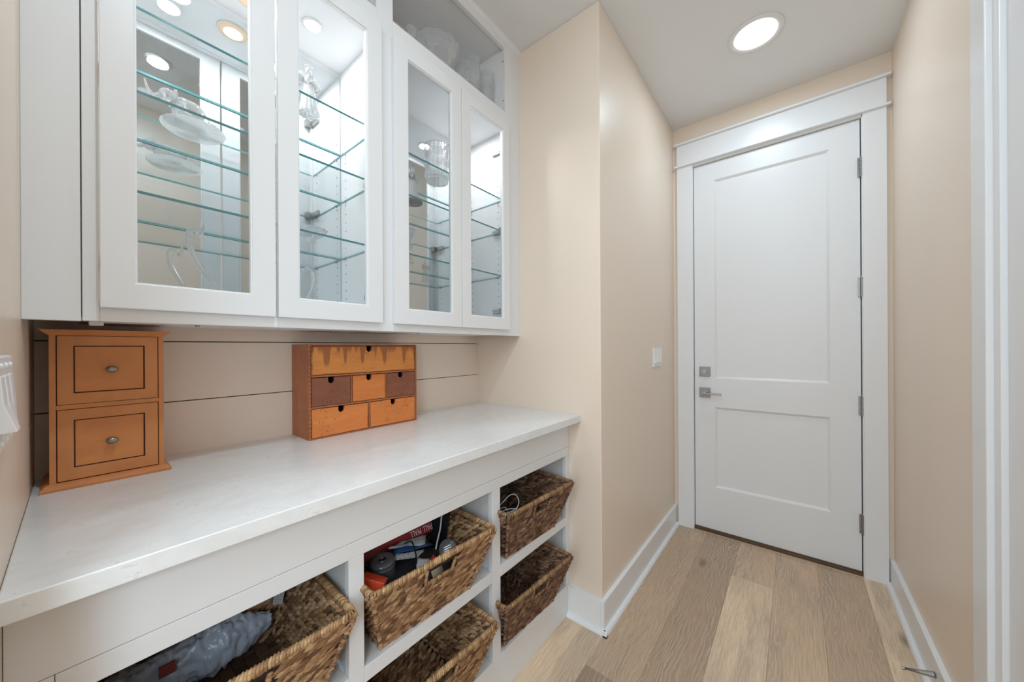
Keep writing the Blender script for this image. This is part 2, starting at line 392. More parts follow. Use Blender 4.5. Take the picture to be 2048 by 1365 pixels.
# baseboards: board + shoe moulding, kept as parts
def baseboard(name, label, pieces, shoes):
    b = BM()
    for p in pieces: box(b, *p)
    o = struct(name, b, M_TRIM, label, .0015)
    b = BM()
    for ax, a0, a1, q, sg in shoes:     # quarter-ish profile
        pr_ = [(0, 0), (sg * .017, 0), (sg * .017, .006), (sg * .013, .014), (sg * .006, .019), (0, .019)]
        if ax == 'x': prism(b, [(q + u, v) for u, v in pr_], 'x', a0, a1)
        else: prism(b, [(q + u, v) for u, v in pr_], 'y', a0, a1)
    obj('shoe_moulding', b, M_TRIM, o, smooth=False)
    return o
T = .0165
baseboard('baseboard_left', 'white baseboard turning the corner left of the door', [(XN - T, XD, YH - T, YH + .001, 0, .133), (XN - T, XN + .001, YH + .001, YF, 0, .133)],
          [('x', XN - T - .017, XD - .02, YH - T, -1), ('y', YH - T - .017, YF - .001, XN - T, -1)])
baseboard('baseboard_right', 'white baseboard right of the door under the tan wall', [(1.505, XD, YR - .001, YR + T, 0, .133)], [('x', 1.505, XD - .02, YR + T, 1)])
baseboard('baseboard_rear_left', 'white baseboard on the rear left wall', [(-3.1, XL + T, YH - T, YH + .001, 0, .133)], [('x', -3.1, XL + T, YH - T, -1)])

# ------------------------------------------------------------------ end door
dr = empty('door_1', (2.6, .12, 0), 'white two-panel door at the end of the hallway', None, None, 'structure')
x0, y0, y1, zb, zt = 2.600, -.272, .522, .020, 2.411
b = BM()
stiles = [(-.152, .405, .298, .820), (-.152, .405, 1.006, 2.295)]
for a0, a1 in ((y0, -.152), (.405, y1)): pbox('door_stile', dr, M_DOOR, x0, x0 + .04, a0, a1, zb, zt, 0)
for za, zc_ in ((zb, .298), (.820, 1.006), (2.295, zt)): pbox('door_rail', dr, M_DOOR, x0, x0 + .04, -.152, .405, za, zc_, 0)
b.free()
for a0, a1, c0, c1 in stiles:
    b = BM(); e = .013
    vo = [b.verts.new((x0 + .0005, y, z)) for y, z in ((a0, c0), (a1, c0), (a1, c1), (a0, c1))]
    vi = [b.verts.new((x0 + .011, y, z)) for y, z in ((a0 + e, c0 + e), (a1 - e, c0 + e), (a1 - e, c1 - e), (a0 + e, c1 - e))]
    vb = [b.verts.new((x0 + .03, y, z)) for y, z in ((a0, c0), (a1, c0), (a1, c1), (a0, c1))]
    for i in range(4):
        b.faces.new((vo[i], vo[(i + 1) % 4], vi[(i + 1) % 4], vi[i])); b.faces.new((vo[i], vb[i], vb[(i + 1) % 4], vo[(i + 1) % 4]))
    b.faces.new(vi); b.faces.new(vb[::-1])
    obj('door_panel', b, M_DOOR, dr)
for zc_ in (2.155, 1.523, .896, .272):
    b = BM()
    for k in range(5):
        h = .0195; z = zc_ - .0525 + k * .021
        lathe(b, [(.0075, z), (.0075, z + h)], 14, (2.591, -.2765, 0))
    lathe(b, [(.004, zc_ - .056), (.006, zc_ - .054)], 10, (2.591, -.2765, 0)); lathe(b, [(.006, zc_ + .052), (.004, zc_ + .057)], 10, (2.591, -.2765, 0))
    box(b, 2.594, 2.6, -.2768, -.262, zc_ - .05, zc_ + .05)
    obj('door_hinge', b, M_NICKD, dr)
def rosette(z):
    b = BM(); box(b, 2.590, 2.6, .430, .493, z - .032, z + .032); return obj('lock_plate' if z > 1 else 'lever_plate', b, M_NICKD, dr, .002)
r1 = rosette(1.049); r2 = rosette(.912)
b = BM(); lathe(b, [(.014, 2.578), (.014, 2.59)], 20, (0, .4615, 1.049), axis='x'); box(b, 2.566, 2.58, .445, .478, 1.045, 1.053)
obj('thumb_turn', b, M_NICK, r1, .001)
b = BM(); lathe(b, [(.010, 2.55), (.010, 2.59)], 16, (0, .4615, .912), axis='x')
box(b, 2.545, 2.556, .362, .472, .904, .915)
obj('lever_handle', b, M_NICK, r2, .002)
b = BM(); box(b, 2.592, 2.602, .5225, .5275, .885, .945); obj('strike_plate', b, M_NICKD, dr)
b = BM(); box(b, 2.583, 2.70, -.274, .524, .0, .0185); box(b, 2.592, 2.70, -.274, .524, .0185, .022); obj('threshold', b, M_BRONZE, dr, .001)
b = BM(); box(b, 2.578, 2.583, -.276, .526, 0, .002); obj('threshold_caulk', b, M_CAULK, dr)

tr = empty('trim_1', (2.58, .12, 0), 'white craftsman door casing with a tall header over the end door', None, None, 'structure')
pbox('side_casing', tr, M_TRIM, 2.572, XD, .527, .621, 0, 2.43)
pbox('side_casing', tr, M_TRIM, 2.572, XD, -.367, -.280, 0, 2.43)
pbox('header_board', tr, M_TRIM, 2.570, XD, -.367, .622, 2.436, 2.572)
pbox('header_fillet', tr, M_TRIM, 2.556, XD, -.381, .634, 2.425, 2.438, .003)
pbox('header_cap', tr, M_TRIM, 2.552, XD, -.382, .636, 2.572, 2.584, .002)
pbox('door_jamb', tr, M_TRIM, 2.584, 2.7, .5255, .530, 0, 2.425)
pbox('door_jamb', tr, M_TRIM, 2.584, 2.7, -.283, -.2765, 0, 2.425)
pbox('door_jamb', tr, M_TRIM, 2.584, 2.7, -.283, .530, 2.4145, 2.4255)
b = BM(); box(b, 2.645, 2.72, -.283, .530, 0, 2.43); obj('dark_door_backing', b, M_DARK, tr)  # dark sheet closing the whole opening behind the slab

# right-hand doorway whose casing fills the right edge of the picture
tr2 = empty('trim_2', (1.45, YR, 0), 'white door casing filling the right edge of the view', None, None, 'structure')
pbox('side_casing', tr2, M_TRIM, 1.412, 1.502, YR, YR + .020, 0, 2.43, .003)
pbox('side_casing', tr2, M_TRIM, .800, .885, YR, YR + .020, 0, 2.43, .003)
pbox('header_board', tr2, M_TRIM, .800, 1.502, YR, YR + .020, 2.43, 2.57, .002)
pbox('door_jamb', tr2, M_TRIM, 1.375, 1.412, YR - .15, YR + .008, 0, 2.43, .002)
pbox('door_jamb', tr2, M_TRIM, .86, .892, YR - .15, YR + .008, 0, 2.43, .002)
d2 = empty('door_2', (.95, YR - .02, 0), 'white flat door at the far right edge of the view', None, None, 'structure')
pbox('door_slab', d2, M_DOOR, .893, 1.3745, YR - .04, YR - .003, .012, 2.425, .002)

# ------------------------------------------------------------------ downlights
def downlight(x, y, label, k=1):
    e = empty('ceiling_downlight', (x, y, ZC), label, 'ceiling light', 'recessed ceiling downlights')
    b = BM(); lathe(b, [(.113 * k, -.0005), (.112 * k, -.004), (.100 * k, -.006), (.088 * k, -.003), (.086 * k, .0)], 48, (x, y, ZC)); obj('trim_ring', b, M_CEIL, e, smooth=True)
    m = bpy.data.materials.get('lamp_glow')
    b = BM(); lathe(b, [(.001, -.0022), (.086 * k, -.0022), (.086 * k, -.0010), (.001, -.0010)], 48, (x, y, ZC)); obj('lens', b, m, e)
def emis(name, rgb, s):
    m = bpy.data.materials.new(name); m.use_nodes = True; t = NT(m); t.t.nodes.remove(t.b)
    e = t.n('Emission', i_Strength=s); e.inputs[0].default_value = lin(rgb); t.l(e.outputs[0], t.t.nodes['Material Output'].inputs[0]); return m
emis('lamp_glow', (255, 250, 243), 5.0)
M_PUCK = emis('puck_glow', (246, 250, 255), 7.0); M_WARM = emis('warm_puck_glow', (255, 226, 196), 1.4)
downlight(2.04, .14, 'round lit downlight in the ceiling in front of the white door')
downlight(.27, .15, 'round lit downlight overhead, seen only in the cabinet mirror', .45)
downlight(-1.5, .15, 'unseen round downlight added behind the viewpoint for fill')

# ------------------------------------------------------------------ wall plates
sw = empty('light_switch', (2.197, YH, 1.15), 'white triple light switch plate on the tan wall left of the door', 'switch')
pbox('cover_plate', sw, M_PLAST, 2.114, 2.280, YH - .006, YH, 1.095, 1.205, .002)
for k in range(3):
    xc = 2.150 + k * .047
    b = BM(); prism(b, [(YH - .006, 1.118), (YH - .012, 1.118), (YH - .008, 1.15), (YH - .0065, 1.182), (YH - .006, 1.182)], 'x', xc - .016, xc + .016)
    obj('rocker', b, M_PLAST, sw, .0008)
for k in (1, 2):
    b = BM(); box(b, 2.150 + k * .047 - .006, 2.150 + k * .047 + .006, YH - .0125, YH - .006, 1.118, 1.121); obj('slider', b, M_NICKD, sw)
sp = empty('light_switch', (XL, .78, 1.15), 'white multi-switch plate on the tan wall at the left edge', 'switch')
pbox('cover_plate', sp, M_PLAST, XL, XL + .006, .690, .853, 1.092, 1.208, .003)
for k in range(3):
    yc = .727 + k * .046
    b = BM(); prism(b, [(XL + .005, 1.117), (XL + .019 - .004 * k, 1.119), (XL + .010, 1.15), (XL + .0075, 1.184), (XL + .005, 1.184)], 'y', yc - .016, yc + .016)
    o = obj('rocker', b, M_PLAST, sp, .001)
    for z in (1.104, 1.196): b = BM(); ell(b, (XL + .0065, yc, z), (.002, .0035, .0035), 10, 6); obj('screw', b, M_PLAST, sp, smooth=True)
# baseboard door stop
ds = empty('door_stop', (1.845, YR + T, .085), 'brushed metal rod door stop on the right baseboard', 'door stop')
b = BM(); A = Vector((1.845, YR + T, .082)); B_ = Vector((1.850, YR + T + .078, .060)); d = B_ - A
tube(b, [A, A + d * .08, A + d * .45, A + d * .92], lambda k: (.010, .0095, .0065, .0035)[k], 14)
obj('rod', b, M_NICKD, ds, smooth=True)
b = BM(); tube(b, [A + d * .9, A + d], .005, 12); obj('tip', b, M_NICKD, ds)

# ------------------------------------------------------------------ upper cabinet
YCF = 1.082      # face frame front
uc = empty('display_cabinet', (.67, 1.23, 1.271), 'white wall display cabinet with glass doors and mirrored back', 'cabinet')
CT = 2.265
def ucp(name, *a, mats=M_CAB, bevel=.0012, **k): return pbox(name, uc, mats, *a, bevel, **k)
ucp('filler_panel', XL, .0062, YCF - .001, YCF + .018, 1.271, ZC)
ucp('face_stile', .0078, .03, YCF, YCF + .019, 1.272, ZC)
ucp('face_stile', .632, .694, YCF, YCF + .019, 1.272, ZC)
ucp('face_stile', 1.301, XN, YCF, YCF + .019, 1.271, ZC)
ucp('face_rail', .03, .632, YCF + .0004, YCF + .019, 1.272, 1.31)
ucp('face_rail', .694, 1.301, YCF + .0004, YCF + .019, 1.272, 1.31)
ucp('face_rail', .03, .632, YCF + .0004, YCF + .019, 2.262, 2.352)
ucp('face_rail', .694, 1.301, YCF + .0004, YCF + .019, 2.262, 2.352)
ucp('face_rail', .03, .632, YCF + .0004, YCF + .019, 2.658, ZC)
ucp('face_rail', .694, 1.301, YCF + .0004, YCF + .019, 2.658, ZC)
ucp('side_panel', .005, .020, YCF + .019, YW, 1.279, ZC, mats=M_INT)
ucp('partition', .640, .680, YCF + .019, YW, 1.279, ZC, mats=M_INT)
ucp('side_panel', 1.306, 1.321, YCF + .019, YW, 1.279, ZC, mats=M_INT)
ucp('bottom_panel', .020, .640, YCF + .019, YW, 1.276, 1.297, mats=M_INT)
ucp('bottom_panel', .680, 1.306, YCF + .019, YW, 1.276, 1.297, mats=M_INT)
ucp('deck_panel', .020, .640, YCF + .019, YW, CT, CT + .022, mats=M_INT); ucp('deck_panel', .680, 1.306, YCF + .019, YW, CT, CT + .022, mats=M_INT)
ucp('cubby_floor', .020, .640, YCF + .019, YW, 2.33, 2.350, mats=M_CAB); ucp('cubby_floor', .680, 1.306, YCF + .019, YW, 2.33, 2.350, mats=M_CAB)
ucp('cubby_back', .020, .640, YW - .008, YW - .0005, 2.35, ZC, mats=M_CAB); ucp('cubby_back', .680, 1.306, YW - .008, YW - .0005, 2.35, ZC, mats=M_CAB)
ucp('cubby_top', .020, .640, YCF + .019, YW - .008, 2.668, 2.684, mats=M_CAB); ucp('cubby_top', .680, 1.306, YCF + .019, YW - .008, 2.668, 2.684, mats=M_CAB)
ucp('back_panel', .020, .640, YW - .012, YW - .0005, 1.297, CT, mats=M_INT); ucp('back_panel', .680, 1.306, YW - .012, YW - .0005, 1.297, CT, mats=M_INT)
YM = 1.352
ucp('mirror', .024, .636, YM, YM + .006, 1.299, 2.249, mats=M_MIRROR, bevel=0); ucp('mirror', .684, 1.303, YM, YM + .006, 1.299, 2.249, mats=M_MIRROR, bevel=0)
ucp('mirror_backing', .020, .640, YM + .006, YW - .012, 1.297, CT, mats=M_INT, bevel=0); ucp('mirror_backing', .680, 1.306, YM + .006, YW - .012, 1.297, CT, mats=M_INT, bevel=0)
b = BM(); prism(b, [(YCF + .001, ZC), (YCF - .014, ZC), (YCF - .013, ZC - .005), (YCF - .004, ZC - .014), (YCF + .001, ZC - .016)], 'x', XL, XN); obj('scribe_moulding', b, M_CAB, uc)
# shelf pin holes and pins
holes = []
b = BM()
for xs_, sgn in ((.020, 1), (.640, -1), (.680, 1), (1.306, -1)):
    for y in (1.135, 1.317):
        z = 1.40
        while z < 2.02:
            lathe(b, [(.0022, -.0004), (.0022, .0006)] if sgn > 0 else [(.0022, -.0006), (.0022, .0004)], 8, (xs_, y, z), axis='x'); z += .032
obj('pin_holes', b, M_DARK, uc, kind='stuff')
# door hinges inside
b = BM()
for x, s in ((.020, 1), (.640, -1), (.680, 1), (1.306, -1)):
    for z in (1.39, 1.78, 2.17):
        h = BM(); xx = sorted((x + s * .001, x + s * .012)); box(h, xx[0], xx[1], 1.112, 1.165, z - .010, z + .010)
        xx = sorted((x + s * .004, x + s * .030)); box(h, xx[0], xx[1], 1.0835, 1.108, z - .013, z + .013)
        obj('cabinet_hinge', h, M_NICK, uc, .002)
b.free()
# doors
def cab_door(x0, x1, gx0, gx1, z0=1.299, z1=2.290, g0=1.352, g1=2.240, ang=0):
    d = BM(); ya, yb = 1.063, 1.0812
    ring(d, (x0, x1, z0, z1), (gx0, gx1, g0, g1), 'y', ya, yb)
    o = obj('cabinet_door', d, M_CAB, uc, .0014)
    p = BM(); e = .004
    v = [p.verts.new(c) for c in ((gx0 - e, yb - .008, g0 - e), (gx1 + e, yb - .008, g0 - e), (gx1 + e, yb - .008, g1 + e), (gx0 - e, yb - .008, g1 + e))]
    p.faces.new(v); q = obj('glass_pane', p, M_PANE, o)
    p = BM()   # thin white bead around the pane
    s_ = .003
    ring(p, (gx0, gx1, g0, g1), (gx0 + s_, gx1 - s_, g0 + s_, g1 - s_), 'y', ya + .004, yb)
    obj('glass_bead', p, M_INT, o)
cab_door(.030, .3312, .078, .280); cab_door(.3375, .640, .387, .589)
cab_door(.687, .996, .741, .946); cab_door(.999, 1.309, 1.050, 1.264)
# glass shelves
def shelf(x0, x1, z, lab):
    s_ = BM(); y0_, y1_ = 1.100, YM - .003; t_ = .0062
    vs = box(s_, x0, x1, y0_, y1_, z - t_ / 2, z + t_ / 2)
    for f in s_.faces:
        f.normal_update(); f.material_index = 0 if abs(f.normal.z) > .5 else 1
    e = obj('glass_shelf', s_, [M_SHELF, M_EDGE]); tag(e, lab, 'shelf', 'glass shelves in the display cabinet')
    for x, sg in ((x0, 1), (x1, -1)):
        for y in (1.135, 1.317): p = BM(); lathe(p, [(.0025, 0), (.0025, .010)] if sg > 0 else [(.0025, -.010), (.0025, 0)], 8, (x, y, z - .006), axis='x'); obj('shelf_pin', p, M_NICK, uc)
ZS = {'L': (1.952, 1.771, 1.555), 'R': (1.930, 1.777, 1.560)}
for nm, z in zip(('upper', 'middle', 'lower'), ZS['L']): shelf(.021, .639, z, 'clear glass shelf, %s of three behind the left pair of doors' % nm)
for nm, z in zip(('upper', 'middle', 'lower'), ZS['R']): shelf(.681, 1.305, z, 'clear glass shelf, %s of three behind the right pair of doors' % nm)
# puck lights
def puck(x, y, lab, warm=False):
    e = empty('puck_light', (x, y, CT), lab, 'light', 'puck lights inside the display cabinet')
    R_ = .024 if not warm else .036
    b = BM(); lathe(b, [(R_ + .006, 0), (R_ + .005, -.004), (R_, -.005), (R_ - .001, 0)], 32, (x, y, CT)); obj('trim_ring', b, M_PLAST if not warm else P('cream_ring', (240, 224, 204), .4), e, smooth=True)
    b = BM(); lathe(b, [(.0005, -.0035), (R_ - .001, -.0035), (R_ - .001, -.001), (.0005, -.001)], 32, (x, y, CT)); obj('lens', b, M_WARM if warm else M_PUCK, e)
    area('puck_lamp', (x, y, CT - .008), (0, 0, 0), .05, .0 if False else (2.0 if not warm else .15), (.98, .98, .99) if not warm else (1, .88, .74))
puck(.181, 1.222, 'white puck light seen in the mirror, top left'); puck(.485, 1.214, 'round white puck light above the second door from the left')
puck(.329, 1.262, 'larger warm puck light with cream ring between two white ones', True)
puck(1.135, 1.215, 'puck light hidden behind the stile of the right pair of doors')
# underside fittings
for x, y in ((.195, 1.192), (.559, 1.252), (.851, 1.161)): b = BM(); lathe(b, [(.0035, 1.272), (.005, 1.2755), (.005, 1.2765)], 12, (x, y, 0)); obj('underside_screw', b, M_NICKD, uc)
pbox('cable_clip', uc, P('clear_clip', (205, 200, 195), .3), .016, .036, 1.10, 1.118, 1.264, 1.2765, .002)
for z in (2.60, 2.41): b = BM(); lathe(b, [(.003, -.001), (.003, .0)], 10, (1.3012, 1.094, z), axis='x'); obj('screw_hole', b, M_BLACK, uc)

# ------------------------------------------------------------------ countertop and base cabinet
YC = .7437
b = BM(); box(b, XL + .0005, XN - .0005, YC, YW - .0005, .881, ZT)
ct = obj('countertop', b, M_QUARTZ, None, .0022, seg=3, loc=(.67, 1.06, .881)); tag(ct, 'white quartz countertop with fine grey flecks along the alcove', 'countertop')
b = BM(); box(b, XL + .001, XN - .001, YW - .003, YW - .0003, ZT, ZT + .003); obj('caulk_line', b, M_SHIP, ct)
bc = empty('base_cabinet', (.67, 1.09, 0), 'white built-in base cabinet with open cubbies for baskets', 'cabinet')
def bp(name, *a, mats=M_CAB, bevel=.0012): return pbox(name, bc, mats, *a, bevel)
V = [(XL + .0005, -.020), (.394, .431), (.888, .930), (1.381, XN - .0005)]
bp('fascia_board', XL + .0005, XN - .0005, YF, YF + .019, .7615, .8805)
bp('face_rail', -.020, XN - .0005, YF, YF + .019, .723, .7605)
bp('face_stile', XL + .0005, -.0205, YF, YF + .019, .0, .7605)
for a, c in V[1:]: bp('face_stile', a, c, YF, YF + .019, .1405, .7228)
bp('toe_board', -.020, XN - .0005, YF, YF + .019, 0, .1402)
for (a, c), (e_, f_) in zip(V, V[1:]):
    bp('face_rail', c + .0003, e_ - .0003, YF, YF + .019, .411, .449)
    bp('cubby_shelf', c - .010, e_ + .010, YF + .019, YW - .02, .425, .4488)
    bp('cubby_floor', c - .010, e_ + .010, YF + .019, YW - .02, .118, .1398)
    bp('cubby_top', c - .010, e_ + .010, YF + .019, YW - .02, .742, .76)
    bp('cubby_back', c - .010, e_ + .010, YW - .02, YW - .004, .118, .76)
for a, c in ((-.055, -.034), (.402, .422), (.898, .920), (1.391, 1.409)): bp('divider_panel', a, c, YF + .019, YW - .004, .02, .76)

# ------------------------------------------------------------------ two-drawer maple chest
f0 = 1.237
ch = empty('mini_drawer_chest', (.050, 1.30, ZT), 'cherry-stained two-drawer wooden desktop chest in the left corner of the counter', 'drawer chest')
def cp(name, mats, x0, x1, y0, y1, z0, z1, bevel=.001): return pbox(name, ch, mats, x0, x1, y0, y1, z0, z1, bevel)
cp('side_panel', M_MAPLE, -.037, -.0275, f0, 1.372, .924, 1.247); cp('side_panel', M_MAPLE, .1285, .138, f0, 1.372, .924, 1.247)
cp('rail', M_MAPLE, -.0275, .1285, f0, f0 + .02, 1.0845, 1.0945, .0005)
cp('back_panel', M_MAPLE, -.0275, .1285, 1.362, 1.372, .924, 1.247)
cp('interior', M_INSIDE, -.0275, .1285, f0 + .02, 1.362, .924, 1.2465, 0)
def mould(z0, z1, topw, botw):
    b = BM(); n = 5
    for k in range(n):
        t0, t1 = k / n, (k + 1) / n
        e = botw + (topw - botw) * (t0 + t1) / 2
        box(b, -.037 - e, .138 + e, f0 - e, 1.374, z0 + (z1 - z0) * t0, z0 + (z1 - z0) * t1)
    return b
def ogee(z0, z1, pts, name):
    """frame moulding with the profile pts = (overhang, height fraction)"""
    b = BM(); loops = []
    for e, t in pts:
        z = z0 + (z1 - z0) * t
        loops.append([b.verts.new(p) for p in ((-.037 - e, f0 - e, z), (.138 + e, f0 - e, z), (.138 + e, 1.376, z), (-.037 - e, 1.376, z))])
    for A, B in zip(loops, loops[1:]):
        for i in range(4): b.faces.new((A[i], A[(i + 1) % 4], B[(i + 1) % 4], B[i]))
    b.faces.new(loops[0][::-1]); b.faces.new(loops[-1])
    return obj(name, b, M_MAPLE, ch, .0004)
ogee(1.246, 1.259, [(0, 0), (.001, .12), (.006, .42), (.009, .62), (.009, .72), (.0115, .78), (.0115, 1)], 'crown_moulding')
ogee(ZT, .9275, [(.012, 0), (.0125, .35), (.0115, .5), (.0085, .55), (.0075, .75), (.003, .92), (0, 1)], 'base_moulding')
for z0, z1, p0, p1, kz in ((1.0955, 1.2455, 1.119, 1.224, 1.170), (.9295, 1.0835, .955, 1.0605, 1.006)):
    xa, xb, pa, pb = -.0262, .1272, -.004, .105
    b = BM(); F0, F1 = f0 - .0015, f0 + .016
    # mitred frame: four trapezoids
    ring(b, (xa, xb, z0, z1), (pa, pb, p0, p1), 'y', F0, F1)
    o = obj('drawer', b, M_MAPLE, ch, .0007, seg=1)
    b = BM(); g = .0022
    box(b, pa, pb, f0 + .0035, f0 + .006, p0, p1); obj('glazed_groove', b, M_GLAZE, o)
    b = BM(); box(b, pa + g, pb - g, f0 + .0018, f0 + .006, p0 + g, p1 - g); obj('drawer_panel', b, M_MAPLE2, o, .0008)
    b = BM(); lathe(b, [(.0052, f0 + .0018), (.0045, f0 - .001), (.0036, f0 - .006), (.0050, f0 - .009), (.0092, f0 - .0115), (.0100, f0 - .0142), (.0088, f0 - .0172), (.0045, f0 - .0192), (.0003, f0 - .0198)], 28, (.0515, 0, kz), axis='y')
    for v in b.verts: v.co.z = kz + (v.co.z - kz) * .78
    obj('knob', b, P('pewter_knob', (150, 142, 132), .32, .9), o, smooth=True)
b = BM()
for z0, z1 in ((1.0945, 1.2465), (.9285, 1.0845)): box(b, -.0275, .1285, f0 + .009, f0 + .0105, z0, z1)
obj('drawer_gap', b, M_GLAZE, ch)

# ------------------------------------------------------------------ six-drawer worn wooden chest
wc = empty('mini_drawer_chest', (.686, 1.305, ZT), 'worn orange-brown six-drawer wooden box chest with thumb notches at mid counter', 'drawer chest')
X0, X1, G0, Z0, Z1, YB_ = .476, .896, 1.237, ZT, 1.229, 1.379
def wp(name, mats, *a, bevel=.0008): return pbox(name, wc, mats, *a, bevel)
wp('side_panel', M_CASE, X0, X0 + .007, G0, YB_, Z0, Z1); wp('side_panel', M_CASE, X1 - .006, X1, G0, YB_, Z0, Z1)
wp('top_panel', M_CASE, X0 + .007, X1 - .006, G0, YB_, Z1 - .0045, Z1 - .0002); wp('bottom_panel', M_CASE, X0 + .007, X1 - .006, G0, YB_, Z0, Z0 + .0045)
wp('divider', M_CASE, X0 + .007, X1 - .006, G0, YB_ - .006, 1.1185, 1.1245); wp('divider', M_CASE, X0 + .007, X1 - .006, G0, YB_ - .006, 1.0150, 1.0205)
wp('divider', M_CASE, .6168, .6205, G0, YB_ - .006, 1.0205, 1.1185, bevel=.0004); wp('divider', M_CASE, .7532, .7562, G0, YB_ - .006, 1.0205, 1.1185, bevel=.0004)
wp('divider', M_CASE, .6835, .6865, G0, YB_ - .006, .9165, 1.015, bevel=.0004)
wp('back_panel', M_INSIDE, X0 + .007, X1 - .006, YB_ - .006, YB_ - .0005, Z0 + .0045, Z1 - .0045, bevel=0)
def notch_drawer(x0, x1, z0, z1, nx, mat, label, jut=0):
    x0 += .0012; x1 -= .0012; z0 += .001; z1 -= .0016; r = .0103; dpt = .0215
    pts = [(x0, z0), (x1, z0), (x1, z1), (nx + r, z1), (nx + r, z1 - dpt + r)]
    pts += [(nx + r * math.cos(a), z1 - dpt + r - r * math.sin(a)) for a in [PI * k / 8 for k in range(1, 8)]]
    pts += [(nx - r, z1 - dpt + r), (nx - r, z1), (x0, z1)]
    rnd = random.Random(int(nx * 1000))
    b = BM(); prism(b, pts, 'y', G0 + .0008 - jut, G0 + .009 - jut)
    o = obj('drawer', b, mat, wc, .0007); tag(o, label)
    b = BM(); box(b, x0 + .001, x1 - .001, G0 + .045, YB_ - .01, z0 + .001, z1 - .002); box(b, x0 + .001, x1 - .001, G0 + .0092, G0 + .045, z0 + .001, z0 + .006)
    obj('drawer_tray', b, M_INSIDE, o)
notch_drawer(.483, .890, 1.1245, 1.2245, .6865, M_DRIP, 'honey-coloured long drawer with dark drip stains')
notch_drawer(.483, .6168, 1.0205, 1.1185, .548, M_RED, 'dark red-brown drawer', .001)
notch_drawer(.6205, .7532, 1.0205, 1.1185, .6855, M_ORNG, 'orange drawer in the middle', 0)
notch_drawer(.7562, .890, 1.0205, 1.1185, .8195, M_RED, 'dark red-brown drawer', .0005)
notch_drawer(.483, .6835, .9165, 1.015, .582, M_ORNG, 'orange wide drawer', .0005)
notch_drawer(.6865, .890, .9165, 1.015, .786, M_ORNG, 'orange wide drawer', 0)
b = BM(); zz = Z0 + .012
for x in (X0 + .0035,):      # finger joints on the front edge of the side
    while zz < Z1 - .01: box(b, x - .0035, x + .0035, G0 - .0002, G0 + .0004, zz, zz + .0012); zz += .014
obj('joint_marks', b, M_INSIDE, wc)

# ------------------------------------------------------------------ baskets
LOZ = [(-1, 0, 0), (-.55, .38, .0), (0, .5, .0), (.55, .38, .0), (1, 0, 0), (.55, -.38, .0), (0, -.5, .0), (-.55, -.38, 0), (-.5, 0, .8), (.05, 0, 1), (.55, 0, .75)]
LF = [(0, 1, 8), (1, 2, 9, 8), (2, 3, 10, 9), (3, 4, 10), (4, 5, 10), (5, 6, 9, 10), (6, 7, 8, 9), (7, 0, 8)]
def woven_panel(c00, c10, c01, c11, nrm, rnd, hole=None, inner=True, size=(.034, .0145, .0045), slope=-.42):
    """bilinear woven panel, corners bottom-left, bottom-right, top-left, top-right"""
    b = BM(); c00, c10, c01, c11 = map(Vector, (c00, c10, c01, c11)); nrm = Vector(nrm).normalized()
    at = lambda s, t: (c00 * (1 - s) + c10 * s) * (1 - t) + (c01 * (1 - s) + c11 * s) * t
    th = .004
    def slab(s0, s1, t0, t1):
        q = [at(s0, t0), at(s1, t0), at(s1, t1), at(s0, t1)]
        vs = [b.verts.new(p + nrm * th / 2) for p in q] + [b.verts.new(p - nrm * th / 2) for p in q]
        for f in ((0, 1, 2, 3), (7, 6, 5, 4), (0, 4, 5, 1), (1, 5, 6, 2), (2, 6, 7, 3), (3, 7, 4, 0)):
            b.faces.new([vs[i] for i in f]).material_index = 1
    if hole:
        h0, h1, k0, k1 = hole
        slab(0, h0, 0, 1); slab(h1, 1, 0, 1); slab(h0, h1, 0, k0); slab(h0, h1, k1, 1)
    else: slab(0, 1, 0, 1)
    Wd = ((c10 - c00).length + (c11 - c01).length) / 2; Ht = (at(.5, 1) - at(.5, 0)).length
    rows = int(Ht / (size[1] * .80)); sides = (1, -1) if inner else (1,)
    for sd in sides:
        for r in range(rows):
            t = (r + .5) / rows
            wrow = (at(1, t) - at(0, t)).length; cols = max(3, int(wrow / (size[0] * .56)))
            for c in range(cols):
                s = (c + .5 * (r % 2) + .25 + rnd.uniform(-.12, .12)) / cols
                if s > 1 - .35 / cols: continue
                tt = t + rnd.uniform(-.1, .1) / rows
                if hole and hole[0] - .03 < s < hole[1] + .03 and hole[2] - .05 < tt < hole[3] + .05: continue
                p = at(s, tt); U = (at(min(1, s + .01), tt) - at(max(0, s - .01), tt)).normalized(); Vv = (at(s, 1) - at(s, 0)).normalized()
                an = -slope * (1 if sd > 0 else -1) + rnd.uniform(-.16, .16)
                ux = U * math.cos(an) + Vv * math.sin(an); vx = Vv * math.cos(an) - U * math.sin(an)
                L = size[0] * rnd.uniform(.40, .58); Hh = size[1] * rnd.uniform(.80, 1.12); D = size[2] * rnd.uniform(.9, 1.6)
                vs = [b.verts.new(p + ux * (x * L) + vx * (y * Hh) + nrm * sd * (th / 2 + z * D - .0004)) for x, y, z in LOZ]
                for f in LF:
                    fc = b.faces.new([vs[i] for i in f]); fc.smooth = True
    return b
def raw_obj(name, b, mats, parent, **props):
    if props.pop('wind', True): bmesh.ops.recalc_face_normals(b, faces=b.faces)
    me = bpy.data.meshes.new(name); b.to_mesh(me); b.free()
    for m in mats: me.materials.append(m)
    o = bpy.data.objects.new(name, me); COL.objects.link(o); o.parent = parent
    for k, v in props.items(): o[k] = v
    return o
